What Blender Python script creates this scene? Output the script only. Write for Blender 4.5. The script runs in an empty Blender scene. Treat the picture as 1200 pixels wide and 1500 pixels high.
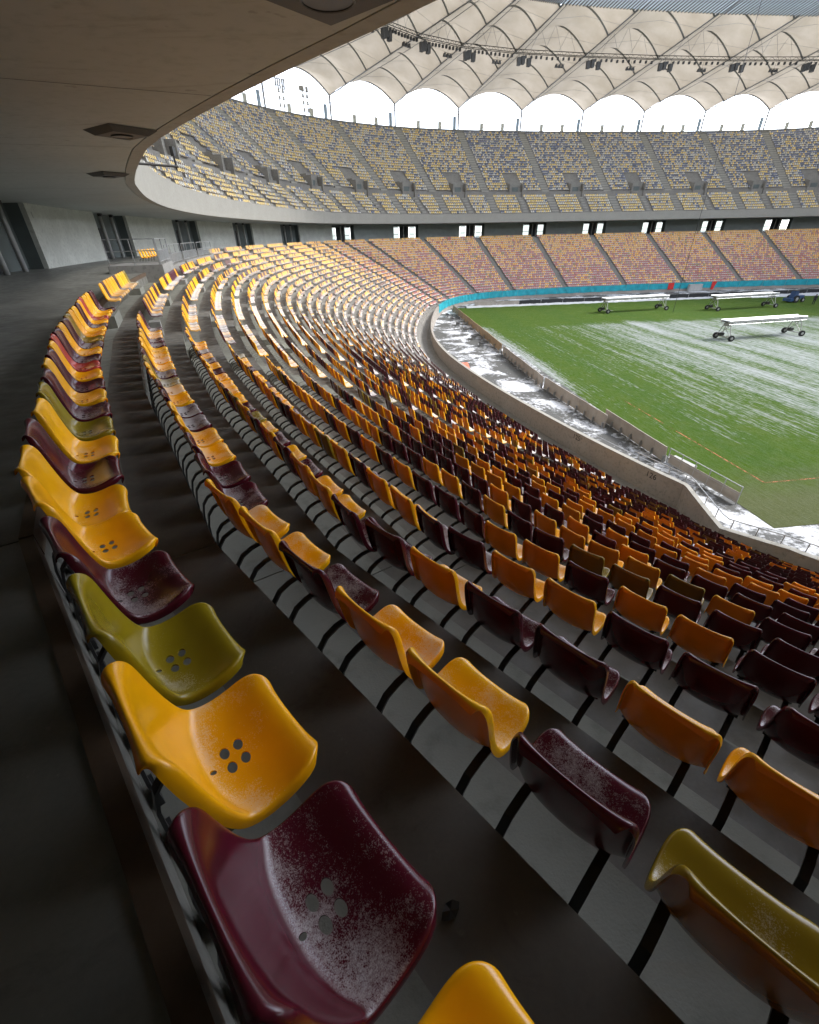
import bpy, bmesh, math, random
import numpy as np
from mathutils import Matrix, Vector
random.seed(7); RNG = np.random.default_rng(11)
scene = bpy.context.scene
COL = scene.collection

# ------------------------------------------------------------------ camera, sky, sun, exposure
EYE = 12.6                       # eye height above the pitch
F_PX, PITCH, ROLL = 640.0, 0.568, 0.0215
cam_data = bpy.data.cameras.new("camera")
cam_data.sensor_fit = 'HORIZONTAL'; cam_data.sensor_width = 36.0
cam_data.lens = F_PX / 1200.0 * 36.0
cam_data.clip_start = 0.05; cam_data.clip_end = 5000
cam = bpy.data.objects.new("camera", cam_data); COL.objects.link(cam)
cp, sp, cr, sr = math.cos(PITCH), math.sin(PITCH), math.cos(ROLL), math.sin(ROLL)
FWD = Vector((0, cp, -sp)); UP0 = Vector((0, sp, cp)); RT0 = Vector((1, 0, 0))
RT = RT0 * cr - UP0 * sr; UP = RT0 * sr + UP0 * cr
cam.matrix_world = Matrix(((RT.x, UP.x, -FWD.x, 0), (RT.y, UP.y, -FWD.y, 0), (RT.z, UP.z, -FWD.z, EYE), (0, 0, 0, 1)))
scene.camera = cam

SUN_EL, SUN_AZ = math.radians(42), math.radians(84)      # azimuth clockwise from +Y
world = bpy.data.worlds.new("World"); scene.world = world; world.use_nodes = True
nt = world.node_tree; nt.nodes.clear()
w_out = nt.nodes.new("ShaderNodeOutputWorld"); w_bg = nt.nodes.new("ShaderNodeBackground")
w_sky = nt.nodes.new("ShaderNodeTexSky"); w_sky.sky_type = 'NISHITA'; w_sky.sun_disc = False
w_sky.sun_elevation = SUN_EL; w_sky.sun_rotation = SUN_AZ
w_sky.air_density = 0.6; w_sky.dust_density = 0.3; w_sky.ozone_density = 1.0
w_hs = nt.nodes.new("ShaderNodeHueSaturation"); w_hs.inputs['Saturation'].default_value = 0.35
w_bg.inputs['Strength'].default_value = 0.15
nt.links.new(w_sky.outputs[0], w_hs.inputs['Color']); nt.links.new(w_hs.outputs[0], w_bg.inputs['Color'])
nt.links.new(w_bg.outputs[0], w_out.inputs['Surface'])
sun_d = bpy.data.lights.new("sun", 'SUN'); sun_d.energy = 0.65; sun_d.angle = math.radians(18); sun_d.color = (1, 0.97, 0.93)
sun = bpy.data.objects.new("sun", sun_d); COL.objects.link(sun)
sdir = Vector((math.sin(SUN_AZ) * math.cos(SUN_EL), math.cos(SUN_AZ) * math.cos(SUN_EL), math.sin(SUN_EL)))
sun.rotation_euler = sdir.to_track_quat('Z', 'Y').to_euler()
scene.view_settings.view_transform = 'Standard'; scene.view_settings.look = 'None'
scene.view_settings.exposure = 3.0; scene.view_settings.gamma = 1.0
scene.cycles.max_bounces = 7; scene.cycles.diffuse_bounces = 5; scene.cycles.transparent_max_bounces = 6
scene.cycles.use_denoising = True
scene.cycles.sample_clamp_indirect = 6.0

# ------------------------------------------------------------------ helpers
def mat_new(name):
    m = bpy.data.materials.new(name); m.use_nodes = True
    t = m.node_tree; return m, t, t.nodes["Principled BSDF"]
def nd(t, typ, **kw):
    n = t.nodes.new(typ)
    for k, v in kw.items():
        if hasattr(n, k): setattr(n, k, v)
        else: n.inputs[k].default_value = v
    return n
def lk(t, a, b): t.links.new(a, b)
def ramp(t, src, p0, p1, c0=(0, 0, 0, 1), c1=(1, 1, 1, 1)):
    r = t.nodes.new("ShaderNodeValToRGB"); e = r.color_ramp.elements
    e[0].position = p0; e[1].position = p1; e[0].color = c0; e[1].color = c1
    t.links.new(src, r.inputs[0]); return r
def mixc(t, fac, a, b, blend='MIX'):
    m = t.nodes.new("ShaderNodeMix"); m.data_type = 'RGBA'; m.blend_type = blend
    for sock, v in ((m.inputs[0], fac), (m.inputs[6], a), (m.inputs[7], b)):
        if isinstance(v, (int, float, tuple)): sock.default_value = v
        else: t.links.new(v, sock)
    return m.outputs[2]
def math_n(t, op, a, b=0.0):
    m = t.nodes.new("ShaderNodeMath"); m.operation = op
    for sock, v in ((m.inputs[0], a), (m.inputs[1], b)):
        if isinstance(v, (int, float)): sock.default_value = v
        else: t.links.new(v, sock)
    return m.outputs[0]
def noise(t, vec, scale, detail=4, rough=0.55, dist=0.0):
    n = t.nodes.new("ShaderNodeTexNoise"); n.inputs['Scale'].default_value = scale
    n.inputs['Detail'].default_value = detail; n.inputs['Roughness'].default_value = rough
    n.inputs['Distortion'].default_value = dist
    if vec is not None: t.links.new(vec, n.inputs['Vector'])
    return n.outputs[0]
def bump(t, b, h, strength, dist=0.01):
    n = t.nodes.new("ShaderNodeBump"); n.inputs['Strength'].default_value = strength; n.inputs['Distance'].default_value = dist
    t.links.new(h, n.inputs['Height']); t.links.new(n.outputs[0], b.inputs['Normal'])
def mat_plain(name, col, rough=0.6, metal=0.0, var=0.25, scale=3.0, bumpk=0.0, fine=40.0):
    m, t, b = mat_new(name)
    g = nd(t, "ShaderNodeNewGeometry").outputs['Position']
    n1 = noise(t, g, scale, 5); n2 = noise(t, g, fine, 3)
    f = math_n(t, 'ADD', math_n(t, 'MULTIPLY', n1, 0.7), math_n(t, 'MULTIPLY', n2, 0.3))
    lo = tuple(c * (1 - var) for c in col) + (1,); hi = tuple(min(1, c * (1 + var)) for c in col) + (1,)
    r = ramp(t, f, 0.3, 0.7, lo, hi); lk(t, r.outputs[0], b.inputs['Base Color'])
    b.inputs['Roughness'].default_value = rough; b.inputs['Metallic'].default_value = metal
    if bumpk: bump(t, b, n2, bumpk, 0.01)
    return m

class MB:
    """collects shapes for ONE mesh object"""
    def __init__(s): s.v = []; s.f = []; s.m = []; s.n = 0
    def add(s, verts, faces, mi=0):
        s.v.append(np.asarray(verts, float).reshape(-1, 3)); k = s.n
        s.f += [tuple(i + k for i in f) for f in faces]; s.m += [mi] * len(faces); s.n += len(s.v[-1]); return s
    def quad(s, a, b, c, d, mi=0): return s.add([a, b, c, d], [(0, 1, 2, 3)], mi)
    def box(s, c, ax, ay, az, mi=0):
        c, ax, ay, az = (np.asarray(q, float) for q in (c, ax, ay, az))
        v = [c + i * ax + j * ay + k * az for i in (-1, 1) for j in (-1, 1) for k in (-1, 1)]
        return s.add(v, [(0, 1, 3, 2), (4, 6, 7, 5), (0, 4, 5, 1), (2, 3, 7, 6), (0, 2, 6, 4), (1, 5, 7, 3)], mi)
    def abox(s, x0, x1, y0, y1, z0, z1, mi=0):
        return s.box(((x0 + x1) / 2, (y0 + y1) / 2, (z0 + z1) / 2), ((x1 - x0) / 2, 0, 0), (0, (y1 - y0) / 2, 0), (0, 0, (z1 - z0) / 2), mi)
    def hexa(s, p, mi=0):   # 8 points: bottom 4 then top 4, same order
        return s.add(p, [(3, 2, 1, 0), (4, 5, 6, 7), (0, 1, 5, 4), (1, 2, 6, 5), (2, 3, 7, 6), (3, 0, 4, 7)], mi)
    def tube(s, pts, r, n=6, mi=0, closed=False):
        pts = [np.asarray(p, float) for p in pts]; k = len(pts); vs = []; rr = r if hasattr(r, '__len__') else [r] * k
        for i, p in enumerate(pts):
            t = pts[min(i + 1, k - 1)] - pts[max(i - 1, 0)]; t = t / (np.linalg.norm(t) + 1e-12)
            ref = np.array((0, 0, 1.)) if abs(t[2]) < 0.95 else np.array((1., 0, 0))
            a = np.cross(t, ref); a /= np.linalg.norm(a); b = np.cross(t, a)
            for j in range(n):
                q = 2 * math.pi * j / n; vs.append(p + rr[i] * (a * math.cos(q) + b * math.sin(q)))
        fs = [(i * n + j, i * n + (j + 1) % n, (i + 1) * n + (j + 1) % n, (i + 1) * n + j) for i in range(k - 1) for j in range(n)]
        fs += [tuple(range(n - 1, -1, -1)), tuple(range((k - 1) * n, k * n))]
        return s.add(vs, fs, mi)
    def disc(s, c, axis, r, h, n=14, mi=0):
        c = np.asarray(c, float); axis = np.asarray(axis, float); axis /= np.linalg.norm(axis)
        return s.tube([c - axis * h / 2, c + axis * h / 2], r, n, mi)
    def mesh(s, name, mats, smooth=False):
        me = bpy.data.meshes.new(name); me.from_pydata(np.concatenate(s.v).tolist(), [], s.f)
        for m in (mats if isinstance(mats, (list, tuple)) else [mats]): me.materials.append(m)
        if any(s.m): me.polygons.foreach_set("material_index", s.m)
        if smooth: me.polygons.foreach_set("use_smooth", [True] * len(s.f))
        me.update(); return me
    def build(s, name, mats, parent=None, smooth=False, **props):
        o = bpy.data.objects.new(name, s.mesh(name, mats, smooth)); COL.objects.link(o)
        if parent: o.parent = parent
        for k, v in props.items(): o[k] = v
        return o
def empty(name, loc=(0, 0, 0), rz=0.0, **props):
    o = bpy.data.objects.new(name, None); COL.objects.link(o); o.location = loc; o.rotation_euler = (0, 0, rz)
    o.empty_display_size = 0.2
    for k, v in props.items(): o[k] = v
    return o
def np_mesh(name, V, Fq, mats, colors=None, matidx=None, smooth=False):
    """V (n,3), Fq (m,4) quads"""
    me = bpy.data.meshes.new(name); n, m = len(V), len(Fq)
    me.vertices.add(n); me.vertices.foreach_set("co", V.astype(np.float32).ravel())
    me.loops.add(m * 4); me.loops.foreach_set("vertex_index", Fq.astype(np.int32).ravel())
    me.polygons.add(m); me.polygons.foreach_set("loop_start", np.arange(0, m * 4, 4, dtype=np.int32))
    me.polygons.foreach_set("loop_total", np.full(m, 4, np.int32))
    for q in mats: me.materials.append(q)
    if matidx is not None: me.polygons.foreach_set("material_index", matidx.astype(np.int32))
    if smooth: me.polygons.foreach_set("use_smooth", np.ones(m, bool))
    me.update(calc_edges=True)
    if colors is not None:
        a = me.color_attributes.new("paint", 'FLOAT_COLOR', 'POINT'); a.data.foreach_set("color", colors.astype(np.float32).ravel())
    return me

# ------------------------------------------------------------------ plan of the bowl
GA = math.radians(6.854); P0 = np.array([20.67, 22.09])          # pitch corner and heading of the goal line
CU, CV = 52.0, 31.3
CO = [2.5995, -0.5296, 0.3611, -0.0018, -0.0546, -0.0064, 0.0063]
def uv2w(u, v): return np.array([P0[0] + u * math.cos(GA) - v * math.sin(GA), P0[1] + u * math.sin(GA) + v * math.cos(GA)])
_t = np.linspace(-math.pi, math.pi, 6000, endpoint=False)
_r = (sum(CO[k] * np.cos(2 * k * _t) for k in range(7)) / 1e4) ** -0.5
_uv = np.stack([CU - _r * np.cos(_t), CV + _r * np.sin(_t)], 1)
_W = np.stack([P0[0] + _uv[:, 0] * math.cos(GA) - _uv[:, 1] * math.sin(GA), P0[1] + _uv[:, 0] * math.sin(GA) + _uv[:, 1] * math.cos(GA)], 1)
_T = np.roll(_W, -1, 0) - np.roll(_W, 1, 0); _T /= np.hypot(_T[:, 0], _T[:, 1])[:, None]
_N = np.stack([-_T[:, 1], _T[:, 0]], 1)
_R1 = _W + _N * 22.0
_S = np.concatenate([[0], np.cumsum(np.hypot(*np.diff(np.vstack([_R1, _R1[:1]]), axis=0).T))]); TOTAL = _S[-1]
_S = _S[:-1] - _S[np.argmin((_R1 ** 2).sum(1))]
S_MIN = _S[0]
def W_N(s):
    s = np.asarray(s, float); q = (s - S_MIN) % TOTAL + S_MIN
    f = lambda a: np.interp(q, np.append(_S, S_MIN + TOTAL), np.append(a, a[0]))
    n = np.stack([f(_N[:, 0]), f(_N[:, 1])], -1); n = n / np.linalg.norm(n, axis=-1, keepdims=True)
    return np.stack([f(_W[:, 0]), f(_W[:, 1])], -1), n
def P(s, d, z):
    """point at arc position s (metres along the top row), distance d outwards from the pitch wall, z relative to the eye"""
    w, n = W_N(s); d = np.asarray(d, float) + np.interp(s, [-60, -20, -3, -1.5, 2.7, 6.9, 12, 20, 40], [0, -.3, -.3, -.29, .20, .25, .28, .25, 0]); xy = w + n * d[..., None]
    z = np.broadcast_to(np.asarray(z, float) + EYE, xy.shape[:-1])
    return np.concatenate([xy, z[..., None]], -1)
def frame(s):
    """outward normal and direction of growing s"""
    w, n = W_N(s); return np.array([n[0], n[1], 0.]), np.array([n[1], -n[0], 0.])
def project(p):
    p = np.asarray(p, float); x, y, z = p[..., 0], p[..., 1], p[..., 2] - EYE
    Fd = y * cp - z * sp; U = y * sp + z * cp; Fd = np.where(Fd > 0.05, Fd, np.nan)
    a = x / Fd * F_PX; b = U / Fd * F_PX
    return np.stack([600 + a * cr - b * sr, 750 - (a * sr + b * cr)], -1)
ZUP = np.array([0, 0, 1.])

AISLES = [-20.5, -3.6, 13.2, 20.6, 30.0] + [30.03 + 8.415 * i for i in range(1, 11)] + [131.3, 146.2, 161.8, 177.5, 193.0, 208.5, 224.5, 240.5]
BAY = 4.2; JOINTS = [2.7 + BAY * i for i in range(-6, 59)]
NROW, TREAD, RISE, D1, Z1 = 25, 0.83, 0.42, 22.55, -1.70          # row k: rear edge at D1-(k-1)*TREAD, floor at Z1-(k-1)*RISE
def row_d(k): return D1 - (k - 1) * TREAD
def row_z(k): return Z1 - (k - 1) * RISE
def dent(s):                                                      # where the pitch-side wall steps back into the stand
    return float(np.interp(s, [-40, 3.2, 6.6, 10.9, 11.0], [1.6, 1.6, 2.3, 0.0, 0.0]))

# ------------------------------------------------------------------ materials
def concrete(name, col, var=0.22, rough=0.8, stain=0.35, scale=0.6):
    m, t, b = mat_new(name); g = nd(t, "ShaderNodeNewGeometry").outputs['Position']
    big = noise(t, g, scale, 6, 0.62, 0.3); mid = noise(t, g, 6, 5); fine = noise(t, g, 90, 3)
    base = ramp(t, big, 0.25, 0.75, tuple(c * (1 - var) for c in col) + (1,), tuple(c * (1 + var) for c in col) + (1,)).outputs[0]
    c2 = mixc(t, ramp(t, mid, 0.52, 0.72).outputs[0], base, tuple(c * (1 - stain) for c in col) + (1,))
    c3 = mixc(t, math_n(t, 'MULTIPLY', fine, 0.22), c2, tuple(min(1, c * 1.5) for c in col) + (1,))
    lk(t, c3, b.inputs['Base Color'])
    r = ramp(t, mid, 0.3, 0.8, (rough - .12,) * 3 + (1,), (min(1, rough + .1),) * 3 + (1,)); lk(t, r.outputs[0], b.inputs['Roughness'])
    bump(t, b, math_n(t, 'ADD', fine, mid), 0.25, 0.006); return m
M = {}
M['terrace'] = concrete('terrace_concrete', (0.175, 0.175, 0.147))
M['terrace_far'] = concrete('terrace_concrete_far', (0.22, 0.21, 0.19))
M['wallc'] = concrete('wall_concrete', (0.50, 0.51, 0.46), stain=0.25)
M['parapet'] = concrete('parapet_concrete', (0.30, 0.27, 0.235), var=0.15)
M['ceiling'] = concrete('ceiling_concrete', (0.40, 0.42, 0.40), var=0.10, stain=0.12, scale=0.25)
M['fascia'] = concrete('fascia_concrete', (0.30, 0.29, 0.255), var=0.08, stain=0.12)
def ceiling_marks(m):
    t = m.node_tree; b = t.nodes["Principled BSDF"]; g = nd(t, "ShaderNodeNewGeometry").outputs['Position']
    src = b.inputs['Base Color'].links[0].from_socket
    mp = nd(t, "ShaderNodeMapping"); mp.inputs['Rotation'].default_value = (0, 0, math.radians(35)); mp.inputs['Scale'].default_value = (0.35, 2.4, 1); lk(t, g, mp.inputs['Vector'])
    k = ramp(t, noise(t, mp.outputs[0], 1.1, 6, 0.7, 0.8), 0.58, 0.78).outputs[0]; k2 = ramp(t, noise(t, g, 3.2, 2), 0.70, 0.74).outputs[0]
    c = mixc(t, math_n(t, 'MULTIPLY', k, 0.45), src, (0.16, 0.13, 0.09, 1)); c = mixc(t, math_n(t, 'MULTIPLY', k2, 0.35), c, (0.12, 0.10, 0.08, 1)); lk(t, c, b.inputs['Base Color'])
ceiling_marks(M['ceiling']); ceiling_marks(M['terrace'])
M['plat'] = concrete('platform_concrete', (0.22, 0.215, 0.20))
def floor_mat(name, col, r0, r1):
    m, t, b = mat_new(name); g = nd(t, "ShaderNodeNewGeometry").outputs['Position']
    big = noise(t, g, 0.9, 6, 0.6, 0.4); fine = noise(t, g, 60, 4); mid = noise(t, g, 4.5, 4)
    base = ramp(t, big, 0.3, 0.72, tuple(c * 0.55 for c in col) + (1,), tuple(c * 1.45 for c in col) + (1,)).outputs[0]
    spots = ramp(t, noise(t, g, 14, 4, 0.7), 0.66, 0.74).outputs[0]; drip = ramp(t, noise(t, g, 2.2, 7, 0.75, 1.2), 0.54, 0.66).outputs[0]
    base = mixc(t, math_n(t, 'MULTIPLY', drip, 0.45), base, tuple(c * 0.42 for c in col) + (1,)); base = mixc(t, math_n(t, 'MULTIPLY', spots, 0.5), base, tuple(min(1, c * 2.3) for c in col) + (1,))
    lk(t, mixc(t, math_n(t, 'MULTIPLY', fine, 0.35), base, tuple(c * 1.8 for c in col) + (1,)), b.inputs['Base Color'])
    lk(t, ramp(t, mid, 0.3, 0.7, (r0,) * 3 + (1,), (r1,) * 3 + (1,)).outputs[0], b.inputs['Roughness'])
    bump(t, b, fine, 0.10, 0.004); return m
M['floor'] = floor_mat('dark_floor_coating', (0.098, 0.09, 0.076), 0.42, 0.85)
M['walk'] = floor_mat('dark_walkway_coating', (0.15, 0.147, 0.13), 0.30, 0.55)
M['black'] = mat_plain('black_painted_steel', (0.020, 0.020, 0.020), 0.45, 0.0, 0.3, 8)
M['steel'] = mat_plain('galvanised_steel', (0.42, 0.43, 0.43), 0.42, 0.85, 0.2, 4)
M['grey_steel'] = mat_plain('grey_painted_steel', (0.26, 0.265, 0.265), 0.5, 0.2, 0.15, 2)
M['white_paint'] = mat_plain('white_paint', (0.36, 0.36, 0.345), 0.5, 0, 0.08, 2)
M['dark_panel'] = mat_plain('dark_recess_panel', (0.11, 0.13, 0.125), 0.6, 0, 0.2, 1)
M['far_panel'] = mat_plain('grey_green_panel', (0.34, 0.38, 0.36), 0.6, 0, 0.12, 1)
M['door_dark'] = mat_plain('dark_door', (0.02, 0.022, 0.024), 0.5, 0, 0.2, 1)
M['column'] = mat_plain('pale_column', (0.40, 0.40, 0.38), 0.6, 0, 0.12, 2)
M['speaker'] = mat_plain('speaker_box_grey', (0.055, 0.052, 0.045), 0.6, 0, 0.15, 5)
M['rubber'] = mat_plain('black_rubber', (0.015, 0.015, 0.016), 0.8, 0, 0.2, 6)
M['snow'] = mat_plain('snow', (0.40, 0.415, 0.43), 0.7, 0, 0.08, 3, 0.4)
M['teal'] = mat_plain('teal_banner_cloth', (0.012, 0.30, 0.36), 0.6, 0, 0.30, 1.2, 0.2, 7)
M['redc'] = mat_plain('red_cloth', (0.55, 0.025, 0.02), 0.6, 0, 0.2, 2)
M['blue_paint'] = mat_plain('blue_paint', (0.03, 0.07, 0.16), 0.4, 0, 0.2, 2)
M['orange_board'] = mat_plain('orange_board', (0.62, 0.16, 0.09), 0.6, 0, 0.25, 2)
M['ink'] = mat_plain('black_stencil_paint', (0.02, 0.02, 0.02), 0.7, 0, 0.3, 20)
M['brown_board'] = mat_plain('brown_board', (0.30, 0.215, 0.125), 0.7, 0, 0.25, 2)
M['grey_board'] = mat_plain('weathered_grey_board', (0.33, 0.30, 0.26), 0.75, 0, 0.22, 1.5)
M['cloth_dark'] = mat_plain('dark_clothing', (0.02, 0.022, 0.028), 0.9, 0, 0.2, 6)
M['skin'] = mat_plain('skin', (0.45, 0.27, 0.19), 0.6, 0, 0.1, 6)
def glass_mat():
    m, t, b = mat_new('door_glass'); b.inputs['Base Color'].default_value = (0.16, 0.18, 0.18, 1)
    b.inputs['Roughness'].default_value = 0.05; b.inputs['Transmission Weight'].default_value = 1.0; b.inputs['IOR'].default_value = 1.1; return m
M['glass'] = glass_mat()
def seat_mat(name, use_attr):
    m, t, b = mat_new(name)
    if use_attr:
        a = nd(t, "ShaderNodeVertexColor"); a.layer_name = "paint"; colr, amt = a.outputs[0], a.outputs[1]
        vec = nd(t, "ShaderNodeNewGeometry").outputs['Position']; sc = 1.0
    else:
        oi = nd(t, "ShaderNodeObjectInfo"); colr, amt = oi.outputs['Color'], oi.outputs['Alpha']
        tc = nd(t, "ShaderNodeTexCoord"); ad = nd(t, "ShaderNodeVectorMath"); ad.operation = 'ADD'
        lk(t, tc.outputs['Object'], ad.inputs[0]); lk(t, oi.outputs['Location'], ad.inputs[1]); vec = ad.outputs[0]
    g = nd(t, "ShaderNodeNewGeometry"); sx = nd(t, "ShaderNodeSeparateXYZ"); lk(t, g.outputs['Normal'], sx.inputs[0])
    upm = ramp(t, sx.outputs[2], 0.72, 0.97).outputs[0]
    sp1 = noise(t, vec, 330, 2, 0.6); sp2 = noise(t, vec, 7, 3); sp3 = noise(t, vec, 120, 3, 0.7)
    grain = math_n(t, 'ADD', math_n(t, 'MULTIPLY', sp1, 0.55), math_n(t, 'MULTIPLY', sp3, 0.45))
    thr = math_n(t, 'ADD', grain, math_n(t, 'MULTIPLY', math_n(t, 'SUBTRACT', sp2, 0.5), 0.9))
    lev = math_n(t, 'ADD', thr, math_n(t, 'SUBTRACT', math_n(t, 'MULTIPLY', amt, 0.62), 0.42))
    if not use_attr:
        sy = nd(t, "ShaderNodeSeparateXYZ"); lk(t, tc.outputs['Object'], sy.inputs[0])            # frost gathers in the hollow at the back of the pan
        hol = ramp(t, math_n(t, 'ADD', sy.outputs[1], math_n(t, 'MULTIPLY', math_n(t, 'SUBTRACT', sp2, 0.5), 0.14)), 0.20, 0.36, (1, 1, 1, 1), (0, 0, 0, 1)).outputs[0]
        lev = math_n(t, 'ADD', lev, math_n(t, 'SUBTRACT', math_n(t, 'MULTIPLY', hol, 0.24), 0.10))
    fm = ramp(t, lev, 0.36, 0.62).outputs[0]
    fr = math_n(t, 'MULTIPLY', math_n(t, 'MULTIPLY', fm, upm), 0.78)
    if not use_attr:
        so = nd(t, "ShaderNodeSeparateXYZ"); lk(t, tc.outputs['Object'], so.inputs[0])
        fr = math_n(t, 'MULTIPLY', fr, ramp(t, so.outputs[2], 0.47, 0.53, (1, 1, 1, 1), (0, 0, 0, 1)).outputs[0])
    fr = math_n(t, 'MULTIPLY', fr, math_n(t, 'MINIMUM', math_n(t, 'ADD', math_n(t, 'MULTIPLY', amt, 0.75), 0.28), 1.0))
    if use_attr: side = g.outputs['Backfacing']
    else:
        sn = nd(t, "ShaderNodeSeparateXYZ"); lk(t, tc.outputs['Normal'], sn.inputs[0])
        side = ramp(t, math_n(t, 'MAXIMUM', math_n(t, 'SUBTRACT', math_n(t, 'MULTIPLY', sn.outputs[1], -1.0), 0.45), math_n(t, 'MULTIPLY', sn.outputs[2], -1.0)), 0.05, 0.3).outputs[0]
    colr = mixc(t, side, colr, mixc(t, 1.0, colr, (1.10, 0.64, 0.6, 1), 'MULTIPLY'))          # backs and undersides get a deeper, more orange colour than the fronts
    dirt = mixc(t, ramp(t, noise(t, vec, 3.0, 5), 0.35, 0.8).outputs[0], colr, (0.75, 0.7, 0.62, 1), 'MULTIPLY')
    lk(t, mixc(t, fr, dirt, (0.66, 0.64, 0.62, 1)), b.inputs['Base Color'])
    b.inputs['Specular IOR Level'].default_value = 0.35 if use_attr else 0.5
    ro = math_n(t, 'ADD', math_n(t, 'MULTIPLY', fr, 0.45), math_n(t, 'ADD', 0.30 if use_attr else 0.16, math_n(t, 'MULTIPLY', sp2, 0.14)))
    lk(t, ro, b.inputs['Roughness'])
    bump(t, b, math_n(t, 'ADD', math_n(t, 'MULTIPLY', fr, 1.0), math_n(t, 'MULTIPLY', sp3, 0.12)), 0.22, 0.002)
    return m
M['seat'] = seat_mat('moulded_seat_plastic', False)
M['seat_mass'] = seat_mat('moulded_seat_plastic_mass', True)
SEATC = {'yellow': (0.90, 0.430, 0.002), 'maroon': (0.068, 0.0036, 0.0125), 'olive': (0.24, 0.17, 0.006), 'red': (0.50, 0.045, 0.03),
         'dark maroon': (0.070, 0.006, 0.017), 'blue': (0.15, 0.19, 0.31), 'grey': (0.60, 0.59, 0.54), 'pale yellow': (0.80, 0.60, 0.22), 'rimed maroon': (0.42, 0.06, 0.085)}

def ground_snow(name, base, amount, scale):
    m, t, b = mat_new(name); g = nd(t, "ShaderNodeNewGeometry").outputs['Position']
    big = noise(t, g, scale, 5, 0.6, 0.6); fine = noise(t, g, scale * 9, 5, 0.7)
    f = math_n(t, 'ADD', math_n(t, 'MULTIPLY', big, 0.65), math_n(t, 'MULTIPLY', fine, 0.35))
    k = ramp(t, f, 0.60 - amount, 0.70 - amount).outputs[0]
    lk(t, mixc(t, k, mixc(t, fine, tuple(c * .6 for c in base) + (1,), tuple(c * 1.4 for c in base) + (1,)), (0.72, 0.74, 0.77, 1)), b.inputs['Base Color'])
    b.inputs['Roughness'].default_value = 0.75; bump(t, b, f, 0.4, 0.03); return m
M['track'] = ground_snow('snowy_track', (0.075, 0.075, 0.07), 0.115, 0.30)
M['ground'] = ground_snow('outside_ground', (0.12, 0.12, 0.115), 0.15, 0.05)

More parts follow.
